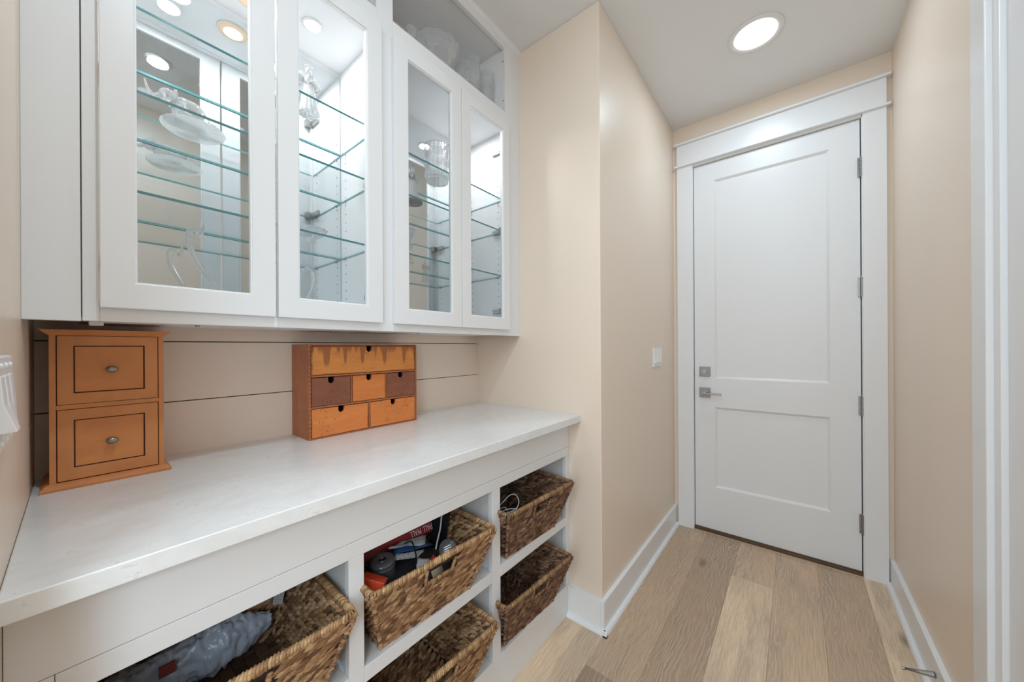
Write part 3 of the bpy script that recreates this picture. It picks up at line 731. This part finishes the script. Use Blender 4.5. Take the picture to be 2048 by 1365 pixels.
def basket(cx, yf, z0, rot, label, mat, seed, W=.405, Wb=.29, D=.375, Db=.27, H=.191, W0=None, tile=False):
    rnd = random.Random(seed)
    e = empty('woven_basket', (cx, yf, z0), label, 'basket', 'seagrass baskets in the cubbies'); e.rotation_euler = (0, 0, rot)
    fo = .067                                             # how far the rim overhangs the foot in front
    B4 = [(-Wb / 2, 0, 0), (Wb / 2, 0, 0), (Wb / 2, Db, 0), (-Wb / 2, Db, 0)]
    T4 = [(-W / 2, -fo, H), (W / 2, -fo, H), (W / 2, -fo + D, H), (-W / 2, -fo + D, H)]
    k0 = (H - .062) / H; k1 = (H - .024) / H
    names = ('front_panel', 'side_panel', 'rear_panel', 'side_panel')
    for i in range(4):
        j = (i + 1) % 4
        a, bq, c, d = map(Vector, (B4[i], B4[j], T4[i], T4[j]))
        n = (bq - a).cross(c - a).normalized()
        b = woven_panel(a, bq, c, d, n, rnd, hole=(.38, .62, k0, k1) if i in (0,) else None)
        raw_obj(names[i], b, [mat, M_BACK], e, kind='stuff')
    # floor of the basket
    b = BM()
    if tile:
        nx, ny = 12, 11
        box(b, -Wb / 2, Wb / 2, 0, Db, .001, .004, 1)
        for i in range(nx):
            for j in range(ny):
                x = -Wb / 2 + Wb * (i + .5) / nx; y = Db * (j + .5) / ny; q = .0115 + rnd.uniform(-.001, .001)
                h = .0055 + (.0018 if (i + j) % 2 else 0)
                R_ = Matrix.Translation((x, y, 0)) @ Matrix.Rotation(rnd.uniform(-.06, .06), 4, 'Z')
                box(b, -q, q, -q, q, .003, h, 0, R_)
    else:
        box(b, -Wb / 2, Wb / 2, 0, Db, .001, .004, 1)
        bb = woven_panel((-Wb / 2, 0, .004), (Wb / 2, 0, .004), (-Wb / 2, Db, .004), (Wb / 2, Db, .004), (0, 0, 1), rnd, inner=False)
        me = bpy.data.meshes.new('t'); bb.to_mesh(me); bb.free(); b.from_mesh(me)
    raw_obj('basket_floor', b, [M_TILE if tile else mat, M_BACK], e, kind='stuff')
    # vertical stakes wrapped at the corners
    b = BM()
    for i in range(4):
        p0, p1 = Vector(B4[i]), Vector(T4[i])
        nst = 22
        for k in range(nst):
            t = (k + .5) / nst; c = p0.lerp(p1, t)
            g = bmesh.ops.create_icosphere(b, subdivisions=1, radius=1)
            R_ = Matrix.Translation(c) @ Matrix.Rotation(PI / 4 + i * PI / 2, 4, 'Z') @ Matrix.Rotation(.35 * rnd.uniform(-1, 1), 4, 'Y') @ Matrix.Diagonal((.0115, .0068, .0070, 1))
            bmesh.ops.transform(b, matrix=R_, verts=g['verts'])
    for f in b.faces: f.smooth = True
    raw_obj('corner_weave', b, [mat], e, kind='stuff')
    # rim: core bar with individual wrap turns
    b = BM(); cr = .016
    loop = []
    for i in range(4):
        p = Vector(T4[i]); c = Vector((cr * (1 if T4[i][0] < 0 else -1), cr * (1 if i < 2 else -1), 0)) + p
        a0 = PI + i * PI / 2
        for k in range(5):
            a = a0 + (PI / 2) * k / 4; loop.append(c + Vector((math.cos(a) * cr, math.sin(a) * cr, 0)))
    dense = []
    for i in range(len(loop)):
        A_, B2 = loop[i], loop[(i + 1) % len(loop)]; n = max(1, int((B2 - A_).length / .006))
        for k in range(n): dense.append(A_.lerp(B2, k / n))
    tube(b, dense, .0058, 8, 1, closed=True)
    n = len(dense)
    for k in range(n):
        p = dense[k]; tg = (dense[(k + 1) % n] - dense[k - 1]).normalized()
        handle = (abs(p.x) < .062 and p.y < -fo + .02)
        rr = .0096 if handle else .0082
        nrm = Vector((-tg.y, tg.x, 0)); lean = tg * .0035
        seg = 9; ring = []
        wd = .0031
        for s_, q in ((-1, .80), (0, 1.06), (1, .80)):
            ring.append([b.verts.new(p + tg * wd * s_ + (nrm * math.cos(2 * PI * m / seg) + up * math.sin(2 * PI * m / seg)) * rr * q * (1 + .05 * math.sin(k * 2.3)) + lean * math.cos(2 * PI * m / seg)) for m in range(seg)])
        for A_, B2 in zip(ring, ring[1:]):
            for m in range(seg): f = b.faces.new((A_[m], A_[(m + 1) % seg], B2[(m + 1) % seg], B2[m])); f.smooth = True
    raw_obj('rim', b, [M_RIM if mat is M_STRL else straw_rim_d, M_BACK], e, kind='stuff')
    # bound edge of the handle opening
    b = BM(); a, bq, c, d = map(Vector, (B4[0], B4[1], T4[0], T4[1])); at = lambda s, t: (a * (1 - s) + bq * s) * (1 - t) + (c * (1 - s) + d * s) * t
    s = .365
    path = []
    for (s0, t0), (s1, t1) in (((.375, k1 + .03), (.375, k0)), ((.375, k0), (.625, k0)), ((.625, k0), (.625, k1 + .03))):
        A_, B2 = at(s0, t0), at(s1, t1); m = max(2, int((B2 - A_).length / .0052))
        path += [A_.lerp(B2, k / m) for k in range(m)]
    for k, p in enumerate(path):
        g = bmesh.ops.create_icosphere(b, subdivisions=1, radius=1)
        hz = 6 < k < len(path) - 7
        bmesh.ops.transform(b, matrix=Matrix.Translation(p + Vector((0, -.002, 0))) @ Matrix.Diagonal((.0036 if hz else .0065, .0055, .0068 if hz else .0036, 1)), verts=g['verts'])
    for f in b.faces: f.smooth = True
    raw_obj('handle_binding', b, [M_RIM if mat is M_STRL else straw_rim_d], e, kind='stuff')
    return e
straw_rim_d = straw('dark_wrapped_rim_cane', [(0, lin((128, 88, 56))), (.5, lin((152, 112, 76))), (1, lin((184, 146, 104)))], .5)
bA = basket(.175, .8175, .4495, -.03, 'light brown woven basket in the leftmost cubby holding a plastic bag', M_STRL, 1, tile=True)
bB = basket(.632, .8195, .4495, -.045, 'light brown woven basket in the upper middle cubby, full of office clutter', M_STRL, 2)
bC = basket(.640, .8195, .1405, -.04, 'empty brown woven basket in the lower middle cubby', M_STRL, 3)
bD = basket(1.125, .8150, .4495, -.055, 'dark brown woven basket in the upper right cubby with white cables', M_STRD, 4)
bE = basket(1.112, .8150, .1405, -.055, 'empty dark brown woven basket in the lower right cubby', M_STRD, 5)

# ------------------------------------------------------------------ things in the baskets
def thing(name, b, mats, label, cat, group=None, bevel=0, smooth=False, loc=None, kind=None):
    o = obj(name, b, mats, None, bevel, smooth, loc=loc); return tag(o, label, cat, group, kind)
def frame_mat(loc, yaw=0, pitch=0, roll=0):
    return Matrix.Translation(loc) @ Matrix.Rotation(yaw, 4, 'Z') @ Matrix.Rotation(pitch, 4, 'X') @ Matrix.Rotation(roll, 4, 'Y')
def place(o, m): o.matrix_world = m; return o
# speaker
spk = empty('speaker', (.545, .915, .542), 'dark grey cylindrical speaker with chrome-ringed top in the middle basket', 'speaker'); spk.rotation_euler = (.10, -.08, 0)
b = BM(); lathe(b, [(.031, 0), (.034, .004), (.0355, .03), (.0350, .062), (.033, .066)], 40); o = obj('body', b, P('charcoal_shell', (66, 66, 70), .4), None, smooth=True); o.parent = spk
b = BM(); lathe(b, [(.0001, .0665), (.0300, .0665), (.0325, .068), (.0345, .0715), (.0325, .0765), (.029, .079), (.011, .0795), (.0095, .078), (.0001, .078)], 40); o = obj('top_dome', b, P('glossy_grey_top', (92, 88, 92), .14), None, smooth=True); o.parent = spk
b = BM(); lathe(b, [(.0092, .0790), (.0104, .0805), (.0116, .0790)], 28); o = obj('chrome_ring', b, M_NICK, None, smooth=True); o.parent = spk
# red carton with lettering (upside down as in the photo)
rc = empty('red_carton', (.655, .985, .603), 'dark red carton with white lettering upside down at the back of the middle basket', 'carton')
rc.rotation_euler = (math.radians(-22), 0, math.radians(-2))
M_REDC = P('glossy_red_carton', (150, 26, 38), .3)
b = BM(); box(b, -.145, .118, 0, .04, -.021, .021); o = obj('box', b, M_REDC, None, .006, seg=3); o.parent = rc
fc = bpy.data.curves.new('lettering', 'FONT'); fc.body = 'PALL MALL'; fc.size = .027; fc.align_x = 'CENTER'; fc.align_y = 'CENTER'; fc.extrude = .0003; fc.space_character = 1.05; fc.space_word = 1.2
lt = bpy.data.objects.new('lettering', fc); COL.objects.link(lt); fc.materials.append(P('white_ink', (226, 220, 222), .5)); lt.parent = rc
LT = lt
lt.location = (.072, -.0006, -.002); lt.rotation_euler = (PI / 2, PI, 0); lt.scale = (.62, 1, 1)
me = bpy.data.meshes.new_from_object(LT.evaluated_get(bpy.context.evaluated_depsgraph_get()))
lt2 = bpy.data.objects.new('lettering', me); COL.objects.link(lt2); lt2.parent = rc; lt2.location = lt.location; lt2.rotation_euler = lt.rotation_euler; lt2.scale = lt.scale; lt2['kind'] = 'stuff'
bpy.data.objects.remove(LT)
# papers and folders
def sheet(name, pts, mat, label, cat, sub=6, amp=.002, seed=0, thick=.0008):
    b = BM(); a, c, d, e = map(Vector, pts); g = []
    nrm = (c - a).cross(e - a).normalized()
    for i in range(sub + 1):
        for j in range(sub + 1):
            s, t = i / sub, j / sub; p = (a * (1 - s) + c * s) * (1 - t) + (e * (1 - s) + d * s) * t
            g.append(b.verts.new(p + nrm * amp * noise.noise(Vector((s * 3 + seed, t * 3, seed * 1.7))) * 2))
    for i in range(sub):
        for j in range(sub):
            k = i * (sub + 1) + j; b.faces.new((g[k], g[k + 1], g[k + sub + 2], g[k + sub + 1]))
    o = thing(name, b, mat, label, cat, smooth=True, loc=a)
    m = o.modifiers.new('thick', 'SOLIDIFY'); m.thickness = thick; return o
M_PAPER = P('white_paper', (200, 202, 206), .7); M_BLUE = P('blue_folder', (52, 92, 150), .45)
def printed():
    m = P('printed_paper', (196, 198, 200), .7); t = NT(m)
    s = t.n('TexCoord'); x = t.n('SeparateXYZ'); t.l(s.outputs['Object'], x.inputs[0])
    bar = t.math('GREATER_THAN', t.math('SINE', t.math('MULTIPLY', x.outputs[2], 1100.0)), .2)
    nz = t.n('TexNoise', i_Scale=260.0); t.l(s.outputs['Object'], nz.inputs['Vector'])
    k = t.math('MULTIPLY', bar, t.math('GREATER_THAN', nz.outputs[0], .5))
    t.l(t.mix(t.math('MULTIPLY', k, .6), lin((196, 198, 200)), lin((70, 72, 76))), t.b.inputs['Base Color']); return m
M_PRINT = printed()
sheet('folder', ((.582, .925, .606), (.731, .925, .571), (.721, .960, .582), (.610, .955, .606)), M_BLUE, 'blue folder under the white papers in the middle basket', 'folder', thick=.002)
sheet('paper', ((.580, .945, .618), (.699, .925, .586), (.733, .965, .588), (.648, .970, .604)), M_PAPER, 'creased white paper lying on the blue folder', 'paper', amp=.003, seed=3)
sheet('paper', ((.574, .905, .599), (.674, .900, .566), (.692, .922, .572), (.587, .920, .606)), M_PRINT, 'printed white slip with grey lines beside the speaker', 'paper', amp=.0015, seed=5)
sheet('paper', ((.606, .840, .572), (.647, .840, .569), (.677, .875, .570), (.639, .890, .584)), M_PAPER, 'curled white paper near the basket handle', 'paper', amp=.003, seed=9)
sheet('card_strip', ((.450, .800, .602), (.518, .800, .600), (.530, .826, .600), (.464, .826, .604)), P('pale_card', (186, 184, 178), .6), 'pale card strip along the front inside of the middle basket', 'card', amp=.0005, thick=.003)
b = BM(); box(b, -.022, .022, -.03, .03, -.022, .028); o = thing('orange_carton', b, P('orange_red_carton', (206, 70, 34), .4), 'orange-red carton corner at the left of the middle basket', 'carton', bevel=.001)
place(o, frame_mat((.470, .846, .598), .7, .3, .3))
b = BM(); prism(b, [(-.014, -.01), (.016, -.006), (.004, .016)], 'y', -.006, .006); o = thing('red_packet', b, P('red_packet', (190, 32, 34), .45), 'small bright red packet behind the basket handle', 'packet'); place(o, frame_mat((.663, .842, .581), -.3, .2, 0))
# thin white stick and dark binder at the right
b = BM(); tube(b, catmull([(.723, .905, .556), (.743, .915, .588), (.758, .921, .615), (.772, .930, .655), (.776, .932, .672)], 5), .0028, 8); thing('white_rod', b, P('off_white_plastic', (206, 206, 204), .4), 'thin white rod leaning against the binder', 'rod', smooth=True, loc=(.723, .905, .556))
b = BM(); box(b, -.004, .004, -.030, .030, -.075, .075); o = thing('binder', b, M_BLACK, 'black binder standing behind the white rod', 'binder', bevel=.002); place(o, frame_mat((.785, .962, .580), .45, .1, .12))
# oval grey device
og = empty('oval_device', (.719, .838, .590), 'dark grey oval gadget with small silver studs leaning on the basket rim', 'gadget')
og.rotation_euler = (math.radians(52), math.radians(-14), math.radians(-30))
b = BM(); lathe(b, [(.0001, -.008), (.026, -.008), (.030, -.004), (.030, .004), (.027, .007), (.0001, .0078)], 36, sx=.92); o = obj('shell', b, P('smoked_grey_plastic', (84, 84, 86), .3), None, smooth=True); o.parent = og
b = BM()
for a in (.7, 3.7): ell(b, (math.cos(a) * .020, math.sin(a) * .022, .0072), (.0022, .0022, .0016), 10, 6)
for k in range(4): box(b, -.011, .011, -.010 + k * .006, -.0085 + k * .006, .0074, .0079)
o = obj('studs', b, M_NICK, None, smooth=False); o.parent = og
b = BM(); tube(b, catmull([(.632, .938, .612), (.650, .930, .614), (.646, .910, .605), (.639, .890, .592), (.626, .870, .584), (.611, .858, .580), (.62, .84, .57), (.66, .83, .56)], 6), .0022, 8)
thing('power_cord', b, M_BLACK, 'black cord looping over the papers in the middle basket', 'cord', smooth=True, loc=(.632, .938, .612))
b = BM(); lathe(b, [(.0001, -.004), (.024, -.004), (.028, 0), (.024, .004), (.0001, .004)], 30); o = thing('beige_disc', b, P('beige_plastic', (150, 136, 110), .5), 'beige disc showing through the handle hole of the middle basket', 'disc', smooth=True); place(o, frame_mat((.650, .805, .572), .1, 1.1, .3))
# dark pouch filling the bottom of basket B
b = BM(); ell(b, (0, 0, 0), (.135, .10, .042), 24, 12)
for v in b.verts: v.co += v.co.normalized() * .008 * noise.noise(v.co * 22)
o = thing('black_pouch', b, P('black_nylon', (30, 30, 33), .6), 'black nylon pouch at the bottom of the middle basket', 'pouch', smooth=True); place(o, frame_mat((.625, .905, .535), -.1, 0, 0))
# cables in basket D
cp_ = [[(.985, .885, .60), (1.02, .872, .622), (1.055, .865, .640), (1.082, .856, .634), (1.086, .845, .612), (1.066, .838, .596), (1.03, .840, .592), (.99, .85, .595)],
       [(.97, .86, .585), (1.00, .85, .604), (1.035, .838, .602), (1.06, .825, .592), (1.05, .83, .57), (1.02, .85, .56)],
       [(.975, .90, .57), (1.0, .875, .60), (1.02, .86, .606), (1.025, .85, .59), (1.01, .84, .57), (1.03, .87, .55), (1.0, .9, .53)]]
lab = ('white charging cable looped up in the upper right basket', 'white charging cable curled at the left of the upper right basket', 'pale grey cable tangled under the white ones')
for k, pts in enumerate(cp_):
    b = BM(); tube(b, catmull(pts, 7), .0019 if k < 2 else .0026, 8); o = empty('charging_cable', pts[0], lab[k], 'cable', 'cables in the upper right basket')
    obj('lead', b, P('white_cable', (216, 218, 222) if k < 2 else (150, 160, 170), .4), o, smooth=True)
    b = BM(); q = Vector(pts[-1]); box(b, q.x - .005, q.x + .005, q.y - .008, q.y + .008, q.z - .003, q.z + .003); obj('plug', b, M_PLAST, o, .001)
b = BM(); box(b, -.009, .009, -.006, .006, -.022, .022); o = thing('usb_adapter', b, P('grey_adapter', (96, 92, 90), .4), 'small grey adapter standing at the left of the cable basket', 'adapter', bevel=.002); place(o, frame_mat((.975, .905, .618), .2, .1, .1))
b = BM(); ell(b, (0, 0, 0), (.05, .06, .035), 20, 10)
for v in b.verts: v.co += v.co.normalized() * .010 * noise.noise(v.co * 40)
o = thing('black_pouch', b, P('black_fabric', (26, 26, 28), .7), 'black fabric bundle under the white cables', 'pouch', smooth=True); place(o, frame_mat((1.01, .875, .530), 0, 0, 0))
# plastic bag in basket A
b = BM(); nx, ny = 110, 44; g = []
for i in range(nx + 1):
    t_ = i / nx; x = -.005 + .320 * t_; R0 = .046 * (math.sin(PI * min(max(t_, .03), .97)) ** .35) * (1 + .18 * math.sin(t_ * 11)); ring_ = []
    for j in range(ny):
        a = 2 * PI * j / ny; q = Vector((t_ * 9, math.cos(a) * 1.3, math.sin(a) * 1.3))
        r = R0 * (1 + .30 * noise.noise(q) + .26 * noise.noise(q * 2.6) + .14 * abs(noise.noise(q * 6.5)))
        ring_.append(b.verts.new((x + .006 * noise.noise(q * 2), 1.068 + r * math.cos(a) * .72, .512 + r * math.sin(a) * 1.05)))
    g.append(ring_)
for A, B in zip(g, g[1:]):
    for j in range(ny): b.faces.new((A[j], A[(j + 1) % ny], B[(j + 1) % ny], B[j]))
b.faces.new(g[0][::-1]); b.faces.new(g[-1])
bag = thing('plastic_bag', b, P('grey_film', (178, 186, 200), .28), 'crumpled pale grey plastic bag along the back of the leftmost basket', 'bag', smooth=True, loc=(.15, 1.04, .48))
b = BM(); box(b, .105, .130, 1.028, 1.034, .530, .552); obj('red_print', b, P('brick_red_print', (140, 66, 60), .5), bag)
b = BM(); box(b, -.011, .011, -.001, .001, -.036, .026); tagm = printed(); o = thing('white_tag', b, tagm, 'white printed tag standing at the right end of the plastic bag', 'tag'); place(o, frame_mat((.333, 1.055, .575), -.5, .25, .2))

# ------------------------------------------------------------------ glassware in the cabinet
def crys(name, b, mat, parent=None, smooth=True): return obj(name, b, mat, parent, smooth=smooth)
# plate with figurines
z2 = ZS['L'][1] + .0033
b = BM(); lathe(b, [(.0001, 0), (.040, 0), (.058, .004), (.064, .010), (.0625, .012), (.056, .0075), (.040, .0045), (.0001, .0045)], 72, (.194, 1.213, z2), flute=lambda a, z: 1 + (.012 * math.cos(36 * a) if z > z2 - 9 and abs(z) > .003 else 0))
pl = obj('glass_plate', b, M_FROST, smooth=True, loc=(.194, 1.213, z2)); tag(pl, 'round pressed-glass plate carrying glass elephants on the middle shelf', 'plate')
def elephant(x, y, z, yaw, s, label):
    e = empty('glass_elephant', (x, y, z), label, 'figurine', 'glass elephants on the round plate'); e.rotation_euler = (0, 0, yaw); e.scale = (s, s, s)
    b = BM(); ell(b, (0, 0, .030), (.024, .015, .016), 20, 12)
    for v in b.verts: v.co += v.co.normalized() * .0012 * noise.noise(v.co * 160)
    o = crys('body', b, M_CUT); o.parent = e
    b = BM(); ell(b, (.026, 0, .038), (.012, .010, .012), 16, 10); o = crys('head', b, M_CUT); o.parent = e
    for sg in (1, -1):
        b = BM(); ell(b, (.020, sg * .011, .038), (.003, .009, .011), 12, 8); o = crys('ear', b, M_CUT); o.parent = e
    b = BM(); tube(b, catmull([(.034, 0, .036), (.043, 0, .030), (.050, 0, .036), (.054, 0, .050)], 6), lambda k: max(.0012, .0042 - .00018 * k), 10); o = crys('trunk', b, M_CUT); o.parent = e
    for lx in (-.014, .014):
        for ly in (-.008, .008):
            b = BM(); tube(b, [(lx, ly, .028), (lx, ly, .012), (lx, ly, .0005)], lambda k: (.006, .0048, .0055)[k], 10); o = crys('leg', b, M_CUT); o.parent = e
    b = BM(); tube(b, [(-.024, 0, .034), (-.029, 0, .026), (-.030, 0, .016)], .0012, 6); o = crys('tail', b, M_CRYS); o.parent = e
zp = z2 + .0047
elephant(.180, 1.196, zp, PI + .15, 1.45, 'clear glass elephant with raised trunk at the left of the round plate')
elephant(.228, 1.222, zp, PI - .35, .9, 'smaller clear glass elephant behind the first on the plate')
elephant(.190, 1.250, zp, PI + .5, .65, 'smallest clear glass elephant at the back of the plate')
# swans on the cabinet floor
def swan(x, y, z, s, neck, label, flip=1):
    e = empty('glass_swan', (x, y, z), label, 'figurine', 'glass swans on the cabinet floor')
    b = BM(); ell(b, (x, y, z + .018 * s), (.032 * s, .018 * s, .018 * s), 24, 12)
    for v in b.verts:
        if (v.co.x - x) * flip > .01 * s: v.co.z += ((v.co.x - x) * flip - .01 * s) * .8
    obj('body', b, M_CLEAR, e, smooth=True)
    P_ = catmull(neck, 8); n = len(P_)
    b = BM(); tube(b, P_, lambda k: .0046 + .0022 * math.sin(PI * min(1, (k / n) * 1.25)) - (.0052 * max(0, (k / n - .86) / .14)), 12); obj('neck', b, M_CLEAR, e, smooth=True)
    return e
swan(.262, 1.205, 1.2975, 1.0, [(.250, 1.205, 1.315), (.243, 1.205, 1.352), (.234, 1.205, 1.378), (.209, 1.205, 1.420), (.188, 1.205, 1.465), (.181, 1.205, 1.500), (.185, 1.205, 1.520), (.196, 1.205, 1.522), (.203, 1.205, 1.510), (.209, 1.205, 1.530), (.211, 1.205, 1.552)],
     'clear glass swan with long curved neck at the lower left behind the first door')
swan(.436, 1.210, 1.2975, .9, [(.452, 1.21, 1.315), (.458, 1.21, 1.36), (.476, 1.21, 1.40), (.486, 1.21, 1.435), (.482, 1.21, 1.462), (.466, 1.21, 1.472), (.452, 1.21, 1.462), (.446, 1.21, 1.445)],
     'clear glass swan with rounded neck at the lower left behind the second door', -1)
swan(.862, 1.210, 1.2975, .8, [(.900, 1.21, 1.312), (.906, 1.21, 1.335), (.902, 1.21, 1.358), (.884, 1.21, 1.371), (.862, 1.21, 1.372), (.848, 1.21, 1.366)],
     'small clear glass swan with low neck behind the third door')
# angels
def angel(x, y, z, s, label, base=False):
    e = empty('crystal_angel', (x, y, z), label, 'figurine', 'crystal angels in the display cabinet')
    z0 = z
    if base:
        b = BM(); lathe(b, [(.0001, 0), (.036, 0), (.038, .006), (.030, .012), (.0001, .012)], 32, (x, y, z)); obj('base', b, P('smoky_base', (112, 112, 114), .3), e, smooth=True); z0 = z + .012
    fl = lambda a, zz: 1 + .07 * math.cos(14 * a)
    b = BM(); lathe(b, [(.0001, 0), (.031 * s, 0), (.033 * s, .006 * s), (.027 * s, .022 * s), (.021 * s, .060 * s), (.013 * s, .098 * s), (.010 * s, .102 * s), (.0001, .102 * s)], 56, (x, y, z0), flute=fl); obj('skirt', b, M_CUT, e, smooth=True)
    b = BM(); ell(b, (x, y, z0 + .118 * s), (.015 * s, .012 * s, .021 * s), 18, 10); obj('torso', b, M_CUT, e, smooth=True)
    b = BM(); ell(b, (x, y, z0 + .150 * s), (.010 * s, .010 * s, .012 * s), 18, 12); obj('head', b, M_CUT, e, smooth=True)
    b = BM(); lathe(b, [(.011 * s, -.0015 * s), (.014 * s, 0), (.011 * s, .0015 * s)], 24, (x, y, z0 + .164 * s)); obj('halo', b, M_CUT, e, smooth=True)
    for sg in (1, -1):
        b = BM(); n = 9; rings = []
        for k in range(n):
            a = -.9 + 1.9 * k / (n - 1); L = (.040 - .010 * abs(a)) * s
            tube(b, [(x + sg * .006 * s, y + .010 * s, z0 + .118 * s), (x + sg * (.006 * s + L * .55 * math.cos(a)), y + .012 * s, z0 + .118 * s + L * .55 * math.sin(a)), (x + sg * (.006 * s + L * math.cos(a)), y + .011 * s, z0 + .118 * s + L * math.sin(a))], lambda q: (.0016 * s, .0042 * s, .0030 * s)[q], 8)
        obj('wing', b, M_CUT, e, smooth=True)
    b = BM(); tube(b, [(x - .013 * s, y - .006 * s, z0 + .126 * s), (x - .006 * s, y - .020 * s, z0 + .116 * s), (x, y - .024 * s, z0 + .124 * s), (x + .006 * s, y - .020 * s, z0 + .116 * s), (x + .013 * s, y - .006 * s, z0 + .126 * s)], .0035 * s, 8); obj('arms', b, M_CUT, e, smooth=True)
angel(.465, 1.195, ZS['L'][0] + .0033, .92, 'crystal angel figurine with fan wings on the upper shelf behind the second door')
angel(.828, 1.160, ZS['R'][1] + .0033, .80, 'crystal angel figurine on a smoky base at the left of the middle right shelf', True)
angel(1.155, 1.190, ZS['R'][2] + .0033, .62, 'small crystal angel figurine on the lower right shelf')
# cut crystal ice bucket
def cut(b, x, y, z, prof, seg, depth, rows, twist=1):
    H_ = prof[-1][1]
    rings = []
    n = 14
    def R_(h):
        for (r0, h0), (r1, h1) in zip(prof, prof[1:]):
            if h0 <= h <= h1: return r0 + (r1 - r0) * (h - h0) / max(1e-9, h1 - h0)
        return prof[-1][0]
    for k in range(n + 1):
        h = H_ * k / n; ring = []
        for i in range(seg):
            a = 2 * PI * i / seg
            f = math.cos(a * rows + h / H_ * PI * 3) * math.cos(a * rows - h / H_ * PI * 3)
            r = R_(h) * (1 - depth * (.5 + .5 * f) * (1 if 0 < k < n else 0)); ring.append(b.verts.new((x + r * math.cos(a), y + r * math.sin(a), z + h)))
        rings.append(ring)
    for A, B in zip(rings, rings[1:]):
        for i in range(seg): b.faces.new((A[i], A[(i + 1) % seg], B[(i + 1) % seg], B[i]))
    # inner wall
    inner = []
    for h, q in ((H_, .90), (H_ * .5, .88), (H_ * .10, .84)):
        inner.append([b.verts.new((x + R_(h) * q * math.cos(2 * PI * i / seg), y + R_(h) * q * math.sin(2 * PI * i / seg), z + h)) for i in range(seg)])
    chain = [rings[-1]] + inner
    for A, B in zip(chain, chain[1:]):
        for i in range(seg): b.faces.new((A[i], B[i], B[(i + 1) % seg], A[(i + 1) % seg])[::-1])
    b.faces.new(rings[0][::-1]); b.faces.new(inner[-1])
b = BM(); cut(b, .985, 1.205, ZS['R'][0] + .0033, [(.047, 0), (.055, .012), (.058, .06), (.060, .150)], 54, .26, 9)
o = obj('crystal_ice_bucket', b, M_CUT, loc=(.985, 1.205, ZS['R'][0] + .0033)); tag(o, 'large cut-crystal ice bucket on the upper shelf behind the third door', 'ice bucket')
b = BM(); cut(b, .852, 1.235, ZS['R'][2] + .0033, [(.028, 0), (.018, .012), (.017, .03), (.026, .09), (.036, .135)], 48, .18, 6)
o = obj('crystal_vase', b, M_CUT, loc=(.852, 1.235, ZS['R'][2] + .0033)); tag(o, 'flared cut-crystal vase on the lower shelf at the left of the third door', 'vase')
def bowl(x, y, z, r, h, label, name='crystal_bowl', seg=72, fl=12, cat='bowl', foot=.3):
    b = BM(); F_ = lambda a, zz: 1 + .045 * math.cos(fl * a) * min(1, max(0, zz / h))
    lathe(b, [(.0001, 0), (r * foot, 0), (r * foot * .9, .006), (r * .35, .012), (r * .75, h * .55), (r, h), (r * .96, h), (r * .70, h * .58), (r * .3, .018), (.0001, .017)], seg, (x, y, z), flute=F_)
    o = obj(name, b, M_CRYS if z < 2.3 else M_CRYS2, smooth=True, loc=(x, y, z)); tag(o, label, cat); return o
bowl(.476, 1.215, ZS['L'][2] + .0033, .048, .040, 'low scalloped crystal bowl on the lower shelf behind the second door')
# open cubby above: bowl and tumblers
CZ = 2.350
bowl(.955, 1.175, CZ, .105, .125, 'wide cut-glass bowl in the open cubby above the right doors', cat='bowl')
def goblet(x, y, h, r, label):
    b = BM(); F_ = lambda a, zz: 1 + (.03 * math.cos(18 * a) if zz < h * .62 else 0)
    lathe(b, [(.0001, 0), (r * .78, 0), (r * .80, .008), (r * .86, h * .3), (r * .95, h * .62), (r, h), (r * .955, h), (r * .90, h * .6), (r * .72, .016), (.0001, .014)], 54, (x, y, CZ), flute=F_)
    o = obj('glass_tumbler', b, M_CRYS2, smooth=True, loc=(x, y, CZ)); tag(o, label, 'glass', 'cut-glass tumblers in the open cubby'); return o
for x, y, h, r, lb in ((1.085, 1.150, .130, .036, 'cut-glass tumbler next to the wide bowl, leftmost of the cubby row'), (1.165, 1.165, .205, .036, 'tall cut-glass tumbler second from the left in the open cubby'),
                       (1.140, 1.265, .150, .034, 'cut-glass tumbler at the back of the open cubby'), (1.255, 1.160, .190, .036, 'tall cut-glass tumbler at the right end of the open cubby'), (1.225, 1.262, .150, .034, 'cut-glass tumbler in the back right corner of the cubby')):
    goblet(x, y, h, r, lb)
b = BM(); cut(b, .815, 1.150, CZ, [(.018, 0), (.010, .01), (.010, .045), (.022, .06), (.026, .095)], 48, .08, 8)
o = obj('crystal_goblet', b, M_CRYS2, loc=(.815, 1.15, CZ)); tag(o, 'small crystal goblet at the left of the open cubby, rim just showing', 'goblet')
for o in list(bpy.data.objects):
    if '_w' in o: del o['_w']
